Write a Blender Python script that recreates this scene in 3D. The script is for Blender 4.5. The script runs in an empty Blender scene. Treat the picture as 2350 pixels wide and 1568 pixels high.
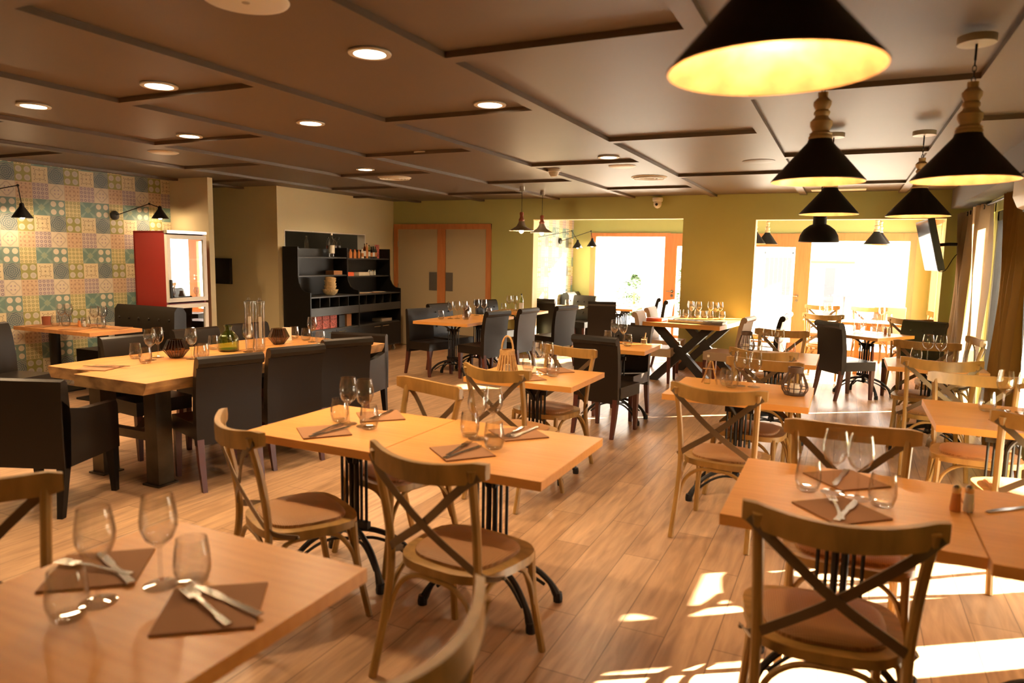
import bpy, bmesh, math, random
from mathutils import Vector, Matrix
PI = math.pi
C = bpy.context.scene.collection
SC = bpy.context.scene
rnd = random.Random(7)

# ------------------------------------------------------------------ camera, sky, sun, exposure
def make_camera():
    yaw, pitch, roll, f = .4414, .1193, -.0175, 1612.
    F = Vector((-math.sin(yaw)*math.cos(pitch), math.cos(yaw)*math.cos(pitch), -math.sin(pitch)))
    r = Vector((math.cos(yaw), math.sin(yaw), 0)); d = F.cross(r)
    r2 = math.cos(roll)*r + math.sin(roll)*d; d2 = -math.sin(roll)*r + math.cos(roll)*d
    cam = bpy.data.cameras.new('camera'); o = bpy.data.objects.new('camera', cam); C.objects.link(o)
    R = Matrix((r2, -d2, -F)).transposed().to_4x4()
    R.translation = Vector((0, 0, 1.6)); o.matrix_world = R
    cam.sensor_width = 36; cam.lens = f/2350*36; cam.clip_start = .05; cam.clip_end = 200
    cam.dof.use_dof = True; cam.dof.focus_distance = 7.8; cam.dof.aperture_fstop = 2.2
    SC.camera = o
make_camera()
SC.view_settings.view_transform = 'Standard'; SC.view_settings.look = 'None'
SC.view_settings.gamma = 1; SC.view_settings.exposure = 0.32; SC.view_settings.use_curve_mapping = False
SC.cycles.use_denoising = True
SC.cycles.max_bounces = 7; SC.cycles.diffuse_bounces = 4; SC.cycles.glossy_bounces = 3
SC.cycles.transmission_bounces = 3; SC.cycles.transparent_max_bounces = 14
SC.cycles.caustics_reflective = False; SC.cycles.caustics_refractive = False
SC.cycles.sample_clamp_indirect = 6
W = bpy.data.worlds.new('sky'); SC.world = W; W.use_nodes = True
bg = W.node_tree.nodes['Background']; bg.inputs[0].default_value = (1, .94, .84, 1); bg.inputs[1].default_value = 18.0
def sun():
    l = bpy.data.lights.new('sun', 'SUN'); l.energy = 130; l.color = (1, .86, .66); l.angle = math.radians(.6)
    o = bpy.data.objects.new('sun', l); C.objects.link(o)
    e = math.radians(18); h = Vector((.82, .573, 0)).normalized()
    d = Vector((h.x*math.cos(e), h.y*math.cos(e), math.sin(e)))
    o.rotation_euler = d.to_track_quat('Z', 'Y').to_euler()
sun()
WARM = (1, .68, .38)
def spot_down(x, y, z, power):                      # beam of a recessed ceiling lamp, also used for added fill
    l = bpy.data.lights.new('downlight_or_fill', 'AREA'); l.shape = 'DISK'; l.size = .14; l.energy = power; l.color = WARM
    l.spread = math.radians(150)
    o = bpy.data.objects.new('downlight_or_fill', l); C.objects.link(o); o.location = (x, y, z)

# ------------------------------------------------------------------ materials
def new_mat(name):
    m = bpy.data.materials.new(name); m.use_nodes = True
    return m, m.node_tree.nodes, m.node_tree.links, m.node_tree.nodes['Principled BSDF']
def mat(name, col, rough=.6, metal=0, bump=0, bscale=40, var=0, vscale=3, emit=None, es=0, spec=.5):
    m, N, L, b = new_mat(name)
    b.inputs['Base Color'].default_value = (*col, 1); b.inputs['Roughness'].default_value = rough
    b.inputs['Metallic'].default_value = metal; b.inputs['Specular IOR Level'].default_value = spec
    if emit: b.inputs['Emission Color'].default_value = (*emit, 1); b.inputs['Emission Strength'].default_value = es
    if bump or var:
        t = N.new('ShaderNodeTexCoord'); n = N.new('ShaderNodeTexNoise'); L.new(t.outputs['Object'], n.inputs['Vector'])
        n.inputs['Scale'].default_value = bscale if bump else vscale; n.inputs['Detail'].default_value = 4
        if bump:
            bp = N.new('ShaderNodeBump'); bp.inputs['Strength'].default_value = bump; bp.inputs['Distance'].default_value = .01
            L.new(n.outputs[0], bp.inputs['Height']); L.new(bp.outputs[0], b.inputs['Normal'])
        if var:
            n2 = N.new('ShaderNodeTexNoise'); L.new(t.outputs['Object'], n2.inputs['Vector']); n2.inputs['Scale'].default_value = vscale
            n2.inputs['Detail'].default_value = 5
            r = N.new('ShaderNodeValToRGB'); L.new(n2.outputs[0], r.inputs[0])
            r.color_ramp.elements[0].position = .3; r.color_ramp.elements[1].position = .7
            r.color_ramp.elements[0].color = (*[c*(1-var) for c in col], 1); r.color_ramp.elements[1].color = (*[min(1, c*(1+var)) for c in col], 1)
            L.new(r.outputs[0], b.inputs['Base Color'])
    return m
def wood(name, c1, c2, stretch=(1.2, 9, 9), rough=.42, knots=True, c3=None):
    m, N, L, b = new_mat(name)
    t = N.new('ShaderNodeTexCoord'); mp = N.new('ShaderNodeMapping'); mp.inputs['Scale'].default_value = stretch
    L.new(t.outputs['Object'], mp.inputs[0])
    n1 = N.new('ShaderNodeTexNoise'); n1.inputs['Scale'].default_value = 2.2; n1.inputs['Detail'].default_value = 6; n1.inputs['Distortion'].default_value = .8
    w = N.new('ShaderNodeTexWave'); w.inputs['Scale'].default_value = 1.1; w.inputs['Distortion'].default_value = 5; w.inputs['Detail'].default_value = 3
    w.bands_direction = 'Y'
    L.new(mp.outputs[0], n1.inputs['Vector']); L.new(mp.outputs[0], w.inputs['Vector'])
    mx = N.new('ShaderNodeMath'); mx.operation = 'MULTIPLY_ADD'; mx.inputs[1].default_value = .13
    sc = N.new('ShaderNodeMath'); sc.operation = 'MULTIPLY'; sc.inputs[1].default_value = .9
    L.new(n1.outputs[0], sc.inputs[0]); L.new(w.outputs['Fac'], mx.inputs[0]); L.new(sc.outputs[0], mx.inputs[2])
    r = N.new('ShaderNodeValToRGB'); L.new(mx.outputs[0], r.inputs[0])
    r.color_ramp.elements[0].position = .25; r.color_ramp.elements[1].position = .75
    r.color_ramp.elements[0].color = (*c2, 1); r.color_ramp.elements[1].color = (*c1, 1)
    if c3:
        e = r.color_ramp.elements.new(.5); e.color = (*c3, 1)
    L.new(r.outputs[0], b.inputs['Base Color']); b.inputs['Roughness'].default_value = rough
    bp = N.new('ShaderNodeBump'); bp.inputs['Strength'].default_value = .08; L.new(mx.outputs[0], bp.inputs['Height']); L.new(bp.outputs[0], b.inputs['Normal'])
    return m
def glass(name, tint=(1, 1, 1), ior=1.5, gain=1.0, rough=.0):
    m, N, L, b = new_mat(name); N.remove(b)
    out = N['Material Output']; tr = N.new('ShaderNodeBsdfTransparent'); tr.inputs[0].default_value = (*tint, 1)
    gl = N.new('ShaderNodeBsdfGlossy'); gl.inputs['Roughness'].default_value = rough
    lw = N.new('ShaderNodeLayerWeight'); lw.inputs[0].default_value = .5
    fr = N.new('ShaderNodeMath'); fr.operation = 'POWER'; L.new(lw.outputs['Facing'], fr.inputs[0]); fr.inputs[1].default_value = 2.2
    k = N.new('ShaderNodeMath'); k.operation = 'MULTIPLY_ADD'; k.inputs[1].default_value = .75*gain; k.inputs[2].default_value = .055*gain; k.use_clamp = True
    mx = N.new('ShaderNodeMixShader'); L.new(fr.outputs[0], k.inputs[0]); L.new(k.outputs[0], mx.inputs[0])
    L.new(tr.outputs[0], mx.inputs[1]); L.new(gl.outputs[0], mx.inputs[2]); L.new(mx.outputs[0], out.inputs[0])
    return m
def floor_mat():
    m, N, L, b = new_mat('wood_look_floor_tile')
    t = N.new('ShaderNodeTexCoord'); mp = N.new('ShaderNodeMapping'); mp.inputs['Rotation'].default_value = (0, 0, PI/2)
    L.new(t.outputs['Object'], mp.inputs[0])
    br = N.new('ShaderNodeTexBrick'); L.new(mp.outputs[0], br.inputs['Vector'])
    br.inputs['Scale'].default_value = 1; br.inputs['Brick Width'].default_value = 1.2; br.inputs['Row Height'].default_value = .2
    br.inputs['Mortar Size'].default_value = .0022; br.inputs['Mortar Smooth'].default_value = .1; br.inputs['Bias'].default_value = 0
    br.offset = .37
    br.inputs['Color1'].default_value = (.45, .275, .155, 1); br.inputs['Color2'].default_value = (.58, .375, .225, 1); br.inputs['Mortar'].default_value = (.2, .12, .07, 1)
    m2 = N.new('ShaderNodeMapping'); m2.inputs['Scale'].default_value = (9, 1.0, 1); L.new(t.outputs['Object'], m2.inputs[0])
    n = N.new('ShaderNodeTexNoise'); n.inputs['Scale'].default_value = 2.5; n.inputs['Detail'].default_value = 7; n.inputs['Distortion'].default_value = .6
    L.new(m2.outputs[0], n.inputs['Vector'])
    r = N.new('ShaderNodeValToRGB'); L.new(n.outputs[0], r.inputs[0]); r.color_ramp.elements[0].position = .3; r.color_ramp.elements[1].position = .72
    r.color_ramp.elements[0].color = (.62, .58, .55, 1); r.color_ramp.elements[1].color = (1.12, 1.1, 1.06, 1)
    mu = N.new('ShaderNodeMixRGB'); mu.blend_type = 'MULTIPLY'; mu.inputs[0].default_value = 1
    L.new(br.outputs['Color'], mu.inputs[1]); L.new(r.outputs[0], mu.inputs[2]); L.new(mu.outputs[0], b.inputs['Base Color'])
    b.inputs['Roughness'].default_value = .33
    bp = N.new('ShaderNodeBump'); bp.inputs['Strength'].default_value = .12; L.new(n.outputs[0], bp.inputs['Height']); L.new(bp.outputs[0], b.inputs['Normal'])
    return m
def tile_mat():
    """Patchwork of patterned cement tiles, three by three kinds repeating."""
    m, N, L, b = new_mat('patchwork_tile_wallpaper')
    def M(op, a, c=None, d=None):
        n = N.new('ShaderNodeMath'); n.operation = op
        for i, v in enumerate((a, c, d)):
            if v is None: continue
            if isinstance(v, (int, float)): n.inputs[i].default_value = v
            else: L.new(v, n.inputs[i])
        return n.outputs[0]
    def lt(a, e, s=.02): return M('SMOOTH_MIN', 1, M('MAXIMUM', 0, M('DIVIDE', M('SUBTRACT', e, a), s)), .01)
    def mixc(f, c1, c2):
        n = N.new('ShaderNodeMixRGB')
        for i, v in ((0, f), (1, c1), (2, c2)):
            if isinstance(v, tuple): n.inputs[i].default_value = (*v, 1)
            elif isinstance(v, (int, float)): n.inputs[i].default_value = v
            else: L.new(v, n.inputs[i])
        return n.outputs[0]
    t = N.new('ShaderNodeTexCoord'); s = N.new('ShaderNodeSeparateXYZ'); L.new(t.outputs['Object'], s.inputs[0])
    u = M('DIVIDE', M('SUBTRACT', s.outputs['Y'], 4.605-27*.17), .17); v = M('DIVIDE', M('ADD', s.outputs['Z'], .197), .1816)
    cu = M('FLOOR', u); cv = M('FLOOR', v); fu = M('SUBTRACT', M('SUBTRACT', u, cu), .5); fv = M('SUBTRACT', M('SUBTRACT', v, cv), .5)
    iu = M('FLOORED_MODULO', cu, 3); iv = M('FLOORED_MODULO', cv, 3); idx = M('ADD', iu, M('MULTIPLY', iv, 3))
    r = M('SQRT', M('ADD', M('MULTIPLY', fu, fu), M('MULTIPLY', fv, fv)))
    ang = M('ARCTAN2', fv, fu)
    au = M('ABSOLUTE', fu); av = M('ABSOLUTE', fv); dia = M('ADD', au, av)
    def cells(n):
        x = M('SUBTRACT', M('FRACT', M('MULTIPLY', M('ADD', fu, .5), n)), .5); y = M('SUBTRACT', M('FRACT', M('MULTIPLY', M('ADD', fv, .5), n)), .5)
        return M('SQRT', M('ADD', M('MULTIPLY', x, x), M('MULTIPLY', y, y)))
    r2, r3, r4 = cells(2), cells(3), cells(4)
    pet = M('SINE', M('MULTIPLY', ang, 8)); pet4 = M('SINE', M('ADD', M('MULTIPLY', ang, 4), PI/2))
    rings = M('MULTIPLY', M('ADD', M('SINE', M('ADD', M('MULTIPLY', r, 50), M('MULTIPLY', pet, 1.6))), 1), .5)
    c_blue = mixc(M('MULTIPLY', rings, .95), mixc(lt(dia, .62, .04), (.20, .26, .23), (.06, .13, .18)), (.34, .38, .34))
    oct2 = lt(r2, .39, .03); c_green = mixc(oct2, (.36, .36, .08), mixc(M('MULTIPLY', lt(r2, .22, .03), .4), (.62, .58, .48), (.45, .45, .42)))
    orn = lt(M('ABSOLUTE', M('SUBTRACT', M('ADD', r, M('MULTIPLY', pet4, .07)), .3)), .035, .03)
    orn2 = M('MAXIMUM', orn, lt(M('MULTIPLY', r3, M('ADD', 1, M('MULTIPLY', r, 1.2))), .2, .05))
    c_cream = mixc(M('MULTIPLY', orn2, .75), (.78, .66, .38), (.25, .17, .08))
    med = lt(M('ABSOLUTE', M('SUBTRACT', M('ADD', r, M('MULTIPLY', pet4, -.04)), .36)), .05, .03)
    c_med = mixc(M('MULTIPLY', med, .6), mixc(M('MULTIPLY', lt(r4, .25, .06), M('MULTIPLY', lt(r, .22, .05), .8)), (.78, .68, .50), (.33, .22, .35)), (.45, .38, .30))
    c_brown = mixc(M('MULTIPLY', M('MAXIMUM', lt(M('ABSOLUTE', M('SUBTRACT', r, .24)), .03, .03), lt(r4, .26, .08)), .6), (.72, .50, .28), (.34, .16, .10))
    c_purple = mixc(lt(M('ABSOLUTE', M('SUBTRACT', r4, .27)), .09, .05), (.66, .54, .48), (.20, .15, .26))
    c_oct = mixc(lt(r2, .37, .03), (.20, .34, .29), (.76, .68, .52))
    c_hex = mixc(M('MAXIMUM', lt(M('ABSOLUTE', M('SUBTRACT', r4, .30)), .07, .04), lt(r4, .12, .04)), (.74, .64, .28), (.16, .22, .06))
    st = lt(M('ABSOLUTE', M('SUBTRACT', au, av)), M('MULTIPLY', r, .25), .03)
    c_star = mixc(M('MULTIPLY', st, .6), mixc(lt(dia, .25, .04), (.16, .31, .27), (.30, .40, .27)), (.34, .48, .40))
    kinds = [c_oct, c_hex, c_star, c_med, c_brown, c_purple, c_blue, c_green, c_cream]
    out = kinds[0]
    for k in range(1, 9): out = mixc(M('COMPARE', idx, k, .1), out, kinds[k])
    edge = M('MAXIMUM', au, av); out = mixc(M('MULTIPLY', M('GREATER_THAN', edge, .488), .35), out, (.3, .26, .18))
    hs = N.new('ShaderNodeHueSaturation'); hs.inputs['Saturation'].default_value = .85; hs.inputs['Value'].default_value = .92; L.new(out, hs.inputs['Color'])
    L.new(hs.outputs[0], b.inputs['Base Color']); b.inputs['Roughness'].default_value = .55
    return m
M = {}
M['floor'] = floor_mat(); M['tiles'] = tile_mat()
M['ceiling'] = mat('taupe_ceiling_paint', (.112, .080, .056), .5, var=.06, vscale=1)
M['green'] = mat('olive_green_wall_paint', (.44, .445, .17), .7, var=.03, vscale=2)
M['cream'] = mat('cream_wall_paint', (.64, .56, .34), .7)
M['taupe'] = mat('beige_door_panel', (.50, .42, .27), .55)
M['orange_wood'] = wood('varnished_orange_joinery', (.62, .25, .09), (.50, .18, .06), (9, 9, 1.2), .4)
M['table'] = wood('oak_table_top', (.76, .36, .095), (.64, .275, .062), (1.0, 8, 8), .34, c3=(.71, .325, .08))
M['slabwood'] = wood('suar_slab_wood', (.68, .33, .10), (.46, .18, .05), (5, .8, 5), .3, c3=(.60, .27, .08))
M['bark'] = wood('live_edge_wood', (.60, .36, .15), (.16, .08, .035), (3, 2, 6), .5)
M['chairwood'] = wood('weathered_elm_chair', (.42, .235, .062), (.21, .12, .03), (6, 6, 1.5), .42, c3=(.33, .185, .047))
M['orangechair'] = wood('honey_elm_rail', (.60, .30, .10), (.42, .20, .06), (1.5, 8, 8), .42)
M['bronze'] = mat('bronze_metal_strap', (.16, .115, .07), .45, .6)
def cane():
    m, N, L, b = new_mat('woven_rattan_pad')
    t = N.new('ShaderNodeTexCoord'); w = []
    for d in ('X', 'Y'):
        x = N.new('ShaderNodeTexWave'); x.bands_direction = d; x.inputs['Scale'].default_value = 42; L.new(t.outputs['Object'], x.inputs['Vector']); w.append(x)
    a = N.new('ShaderNodeMath'); a.operation = 'MULTIPLY'; L.new(w[0].outputs['Fac'], a.inputs[0]); L.new(w[1].outputs['Fac'], a.inputs[1])
    r = N.new('ShaderNodeValToRGB'); r.color_ramp.elements[0].color = (.30, .14, .045, 1); r.color_ramp.elements[1].color = (.52, .265, .10, 1)
    L.new(a.outputs[0], r.inputs[0]); L.new(r.outputs[0], b.inputs['Base Color']); b.inputs['Roughness'].default_value = .55
    bp = N.new('ShaderNodeBump'); bp.inputs['Strength'].default_value = .3; bp.inputs['Distance'].default_value = .003
    L.new(a.outputs[0], bp.inputs['Height']); L.new(bp.outputs[0], b.inputs['Normal']); return m
M['cane'] = cane()
M['leather'] = mat('dark_brown_leather', (.012, .0078, .0048), .36, bump=.04, bscale=160, spec=.28)
M['leather_beige'] = mat('beige_leather', (.42, .30, .19), .38, bump=.12, bscale=220)
M['leather_green'] = mat('dark_green_leather', (.03, .03, .014), .36, bump=.04, bscale=160, spec=.3)
M['darkleg'] = mat('mahogany_chair_leg', (.085, .022, .014), .35)
M['iron'] = mat('cast_iron', (.018, .017, .017), .42, .5)
M['rawsteel'] = mat('raw_steel_post', (.09, .075, .055), .38, .8, var=.25, vscale=6)
M['black'] = mat('black_melamine', (.009, .008, .007), .42, spec=.25)
M['blackfront'] = mat('black_oak_shelf', (.030, .028, .025), .42, spec=.35)
M['blackmetal'] = mat('matt_black_metal', (.012, .011, .009), .5, .3)
M['gold'] = mat('gilded_shade_inside', (.58, .32, .13), .4, .5, bump=.15, bscale=22, var=.3, vscale=16)
M['turned'] = wood('turned_lamp_wood', (.72, .56, .33), (.5, .34, .16), (3, 3, 9), .5)
M['copper'] = mat('copper_wood_neck', (.34, .10, .05), .4)
M['grey_metal'] = mat('grey_metal', (.38, .34, .27), .4, .35)
M['bulb'] = mat('lit_bulb', (1, .8, .5), .4, emit=(1, .62, .3), es=40)
M['ledface'] = mat('lit_downlight_face', (1, .9, .7), .4, emit=(1, .74, .46), es=26)
M['white'] = mat('white_plastic', (.78, .74, .66), .45)
M['glass'] = glass('drinking_glass', (.975, .975, .975), 1.5, 1.15)
M['pane'] = glass('window_pane', (.97, .98, .98), 1.5, .8)
M['mirror'] = glass('dark_reflective_fridge_pane', (.8, .8, .8), 1.5, 1.0)
for n_ in M['mirror'].node_tree.nodes:
    if n_.type == 'MATH' and n_.operation == 'MULTIPLY_ADD': n_.inputs[2].default_value = .6
M['greenglass'] = glass('green_bottle_glass', (.80, .88, .58), 1.5, 1.3)
M['smokeglass'] = glass('smoked_glass', (.62, .52, .46), 1.5, 1.2)
M['amberglass'] = glass('amber_glass', (.5, .22, .08), 1.5, 1.2)
M['napkin'] = mat('brown_paper_napkin', (.33, .155, .065), .85, bump=.1, bscale=300)
M['cutlery'] = mat('polished_cutlery', (.75, .72, .68), .15, 1)
M['red'] = mat('red_fridge_panel', (.27, .012, .008), .4)
M['redpack'] = mat('red_and_white_packaging', (.62, .16, .13), .5, var=.7, vscale=35)
M['orangepack'] = mat('orange_packaging', (.75, .12, .03), .5)
M['steel'] = mat('brushed_steel', (.35, .33, .30), .35, .8)
M['curtain_beige'] = mat('beige_curtain_fabric', (.62, .50, .36), .8, bump=.1, bscale=200)
M['curtain_ochre'] = mat('ochre_curtain_fabric', (.46, .29, .09), .8, bump=.1, bscale=200)
M['frame_dark'] = mat('anthracite_aluminium', (.045, .043, .042), .4, .3)
M['sun_block'] = mat('pale_sun_block_panel', (.17, .14, .10), .6)  # for the panels added outside the right wall to block sun
M['bulkhead'] = mat('grey_bulkhead_paint', (.13, .11, .10), .6)
M['wicker'] = mat('bamboo_wicker', (.52, .30, .11), .5, var=.25, vscale=30)
M['darkwicker'] = mat('dark_wicker', (.09, .05, .03), .6)
M['candle'] = mat('wax_candle', (.85, .75, .6), .5)
M['straw'] = mat('straw_basket', (.78, .58, .30), .6, bump=.6, bscale=60, var=.2, vscale=40)
M['paper'] = mat('cream_card', (.75, .66, .52), .7)
M['leaf'] = mat('garden_leaf', (.035, .07, .012), .6, var=.4, vscale=6)
M['render_wall'] = mat('pale_outside_render', (.6, .57, .52), .8)
M['paving'] = mat('pale_paving', (.62, .58, .52), .8, var=.1, vscale=2)
M['outside_grey'] = mat('weathered_grey_boards', (.045, .045, .05), .9)
M['terrace_wood'] = mat('terrace_wood', (.22, .075, .02), .7)
M['screen'] = mat('tv_screen', (.015, .015, .016), .12)
M['spice'] = mat('orange_spice', (.55, .2, .05), .6)
M['label_white'] = mat('pale_bottle_label', (.7, .68, .6), .6)

# ------------------------------------------------------------------ mesh helpers
def bx(bm, x0, x1, y0, y1, z0, z1, T=None):
    vs = [bm.verts.new((x, y, z)) for x in (x0, x1) for y in (y0, y1) for z in (z0, z1)]
    for f in ((0, 1, 3, 2), (4, 6, 7, 5), (0, 4, 5, 1), (2, 3, 7, 6), (0, 2, 6, 4), (1, 5, 7, 3)): bm.faces.new([vs[i] for i in f])
    if T is not None: bmesh.ops.transform(bm, matrix=T, verts=vs)
    return vs
def tube(bm, pts, rad, n=8, closed=False, caps=True):
    pts = [Vector(p) for p in pts]; k = len(pts); R = rad if isinstance(rad, (list, tuple)) else [rad]*k
    rings = []; up = None
    for i, p in enumerate(pts):
        a = pts[i-1] if (i or closed) else p; c = pts[(i+1) % k] if (i < k-1 or closed) else p
        t = (c-a).normalized()
        if up is None: up = Vector((0, 0, 1)) if abs(t.z) < .9 else Vector((1, 0, 0))
        s = t.cross(up).normalized(); up = s.cross(t).normalized()
        rings.append([bm.verts.new(p + R[i]*(math.cos(2*PI*j/n)*s + math.sin(2*PI*j/n)*up)) for j in range(n)])
    for i in range(k if closed else k-1):
        A, B = rings[i], rings[(i+1) % k]
        for j in range(n): bm.faces.new((A[j], A[(j+1) % n], B[(j+1) % n], B[j]))
    if caps and not closed:
        bm.faces.new(rings[0][::-1]); bm.faces.new(rings[-1])
def lathe(bm, prof, n=20, cx=0, cy=0, closed=False, z0=0):
    rings = []
    for r, z in prof:
        if r < 1e-6: rings.append([bm.verts.new((cx, cy, z+z0))])
        else: rings.append([bm.verts.new((cx+r*math.cos(2*PI*j/n), cy+r*math.sin(2*PI*j/n), z+z0)) for j in range(n)])
    prs = list(zip(rings, rings[1:])) + ([(rings[-1], rings[0])] if closed else [])
    for A, B in prs:
        for j in range(n):
            a, b_, c, d = A[j % len(A)], A[(j+1) % len(A)], B[(j+1) % len(B)], B[j % len(B)]
            f = []
            for v in (a, b_, c, d):
                if v not in f: f.append(v)
            if len(f) > 2:
                try: bm.faces.new(f)
                except ValueError: pass
def ribbon(bm, pts, w, th, wdir):
    """flat strip along pts; wdir = width direction (Vector or list of them)"""
    pts = [Vector(p) for p in pts]; rings = []
    for i, p in enumerate(pts):
        t = (pts[min(i+1, len(pts)-1)] - pts[max(i-1, 0)]).normalized()
        wd = Vector(wdir[i] if isinstance(wdir, list) else wdir); wd = (wd - wd.dot(t)*t).normalized(); nn = t.cross(wd)
        rings.append([bm.verts.new(p + a*wd*w/2 + c*nn*th/2) for a, c in ((-1, -1), (1, -1), (1, 1), (-1, 1))])
    for A, B in zip(rings, rings[1:]):
        for j in range(4): bm.faces.new((A[j], A[(j+1) % 4], B[(j+1) % 4], B[j]))
    bm.faces.new(rings[0][::-1]); bm.faces.new(rings[-1])
def prism(bm, poly, axis, a0, a1):
    """extrude a closed 2-D outline along axis 'x' (poly = y,z), 'y' (x,z) or 'z' (x,y)"""
    def P(p, a): return {'x': (a, p[0], p[1]), 'y': (p[0], a, p[1]), 'z': (p[0], p[1], a)}[axis]
    A = [bm.verts.new(P(p, a0)) for p in poly]; B = [bm.verts.new(P(p, a1)) for p in poly]
    n = len(poly); bm.faces.new(A); bm.faces.new(B[::-1])
    for i in range(n): bm.faces.new((A[i], B[i], B[(i+1) % n], A[(i+1) % n]))
def ball(bm, r, loc, n=10, sc=(1, 1, 1)):
    prof = [(r*math.sin(PI*i/6)*sc[0], -r*math.cos(PI*i/6)*sc[2]) for i in range(7)]
    lathe(bm, prof, n, loc[0], loc[1], z0=loc[2])
def smooth_path(pts, n=4):
    pts = [Vector(p) for p in pts]; out = []
    for i in range(len(pts)-1):
        p0, p1, p2, p3 = pts[max(i-1, 0)], pts[i], pts[i+1], pts[min(i+2, len(pts)-1)]
        for j in range(n):
            t = j/n; out.append(.5*((2*p1)+(p2-p0)*t+(2*p0-5*p1+4*p2-p3)*t*t+(3*p1-p0-3*p2+p3)*t**3))
    out.append(pts[-1]); return out
def obj(name, bm, m, parent=None, bevel=0, smooth=None, seg=2):
    if bevel:
        es = [e for e in bm.edges if len(e.link_faces) == 2 and e.calc_face_angle(0) > .6]
        bmesh.ops.bevel(bm, geom=es, offset=bevel, segments=seg, profile=.5, affect='EDGES', clamp_overlap=True)
    bmesh.ops.recalc_face_normals(bm, faces=bm.faces)
    me = bpy.data.meshes.new(name); bm.to_mesh(me); bm.free()
    o = bpy.data.objects.new(name, me); C.objects.link(o)
    me.materials.append(M[m] if isinstance(m, str) else m)
    if smooth is None: smooth = True
    if smooth:
        for p in me.polygons: p.use_smooth = True
        me.set_sharp_from_angle(angle=math.radians(38))
    if parent: o.parent = parent
    return o
def tag(o, label, cat, group=None, kind=None):
    o['label'] = label; o['category'] = cat
    if group: o['group'] = group
    if kind: o['kind'] = kind
    return o
def thing(name, label, cat, loc=(0, 0, 0), rot=0, group=None):
    o = bpy.data.objects.new(name, None); C.objects.link(o); o.location = loc; o.rotation_euler = (0, 0, math.radians(rot))
    return tag(o, label, cat, group)
def struct(name, bm, m, **k):
    o = obj(name, bm, m, **k); o['kind'] = 'structure'; return o
def kids(o): return [c for c in C.objects if c.parent == o]
KID = {}
def remember(root):
    KID[root.name] = [(c, [(g, []) for g in kids(c)]) for c in kids(root)]
def dup(root, loc, rot, label, group=None, cat=None):
    r = root.copy(); C.objects.link(r); r.location = loc; r.rotation_euler = (0, 0, math.radians(rot))
    r['label'] = label
    if group: r['group'] = group
    elif 'group' in r: del r['group']
    for c, gs in KID[root.name]:
        d = c.copy(); C.objects.link(d); d.parent = r
        for g, _ in gs:
            e = g.copy(); C.objects.link(e); e.parent = d
    return r
def BM(): return bmesh.new()
USED = set()
def place(proto, loc, rot, label, group=None):
    """the first time moves the built thing itself, after that a copy of it"""
    if proto.name not in USED:
        USED.add(proto.name)
        if proto.name not in KID: remember(proto)
        proto.location = loc; proto.rotation_euler = (0, 0, math.radians(rot)); proto['label'] = label
        if group: proto['group'] = group
        return proto
    return dup(proto, loc, rot, label, group)

# ------------------------------------------------------------------ room shell
CZ = 2.52; BY = 10.58; VY = 13.2; CX = -7.38; RX = 1.38
b = BM(); bx(b, -9.6, 1.5, -2.3, 13.25, -.06, 0); struct('floor', b, 'floor')
# ceiling: recessed boards between projecting flat battens
b = BM(); bx(b, -9.6, 1.5, -2.3, BY+.2, CZ+.03, CZ+.12)
cols = [(-9.2, -8.09, 4.4), (-8.0, -6.90, 4.4), (-6.80, -5.64, 5.70), (-5.55, -4.29, 4.35), (-4.20, -3.06, 3.05), (-2.975, -1.855, 4.17), (-1.765, -.655, 2.95), (-.565, .535, 4.25), (.63, 1.14, 2.95)]
for i in range(len(cols)-1): bx(b, cols[i][1], cols[i+1][0], -2.3, BY, CZ, CZ+.031)
for l, r_, y0 in cols:
    for k in range(-4, 5):
        y = y0 + k*2.52
        if -2.3 < y < BY-.15: bx(b, l, r_, y, y+.09, CZ, CZ+.031)
struct('ceiling', b, 'ceiling', smooth=False)
b = BM(); bx(b, 1.14, RX+.1, -2.3, BY, 2.31, CZ+.04); struct('trim_1', b, 'bulkhead', smooth=False)
# back wall with two wide openings to the veranda
b = BM()
for x0, x1, z0, z1 in ((CX, -4.655, 0, CZ+.05), (-4.655, -2.235, 2.22, CZ+.05), (-2.235, -1.22, 0, CZ+.05), (-1.22, 1.105, 2.195, CZ+.05), (1.105, RX+.1, 0, CZ+.05)): bx(b, x0, x1, BY, BY+.2, z0, z1)
struct('wall_back', b, 'green', smooth=False)
b = BM()                                                  # pale reveals lining the openings
for x in (-4.655, -1.22): bx(b, x, x+.008, BY+.002, BY+.2, 0, 2.2)
bx(b, -4.655, -2.235, BY+.002, BY+.2, 2.212, 2.22); bx(b, -1.22, 1.105, BY+.002, BY+.2, 2.187, 2.195)
struct('trim_2', b, 'cream', smooth=False)
b = BM(); bx(b, CX-.15, CX, 7.85, 9.75, 0, 1.60); bx(b, CX-.15, CX, 7.72, 7.85, 0, CZ+.05); bx(b, CX-.15, CX, 9.75, BY+.1, 0, CZ+.05); bx(b, CX-.15, CX, 7.85, 9.75, 1.94, CZ+.05)
struct('wall_service', b, 'cream', smooth=False)
b = BM(); bx(b, -9.6, CX-.149, 7.72, 7.9, 0, CZ+.05); struct('wall_recess', b, 'cream', smooth=False)
b = BM(); bx(b, -8.2, -7.47, 6.6, 6.68, 0, CZ+.05); struct('wall_partition', b, 'cream', smooth=False)
b = BM(); prism(b, [(-8.17, 6.6), (-9.05, -2.3), (-9.2, -2.3), (-8.3, 6.7)], 'z', 0, CZ+.05); struct('wall_tiled', b, 'tiles', smooth=False)
b = BM(); bx(b, -9.6, -9.5, 6.6, 7.9, 0, CZ+.05); bx(b, -9.5, -8.2, 6.6, 6.68, 0, CZ+.05); struct('wall_hall', b, 'cream', smooth=False)
b = BM(); bx(b, -9.6, 1.5, -2.4, -2.3, 0, CZ+.1); struct('wall_front', b, 'cream', smooth=False)
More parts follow.
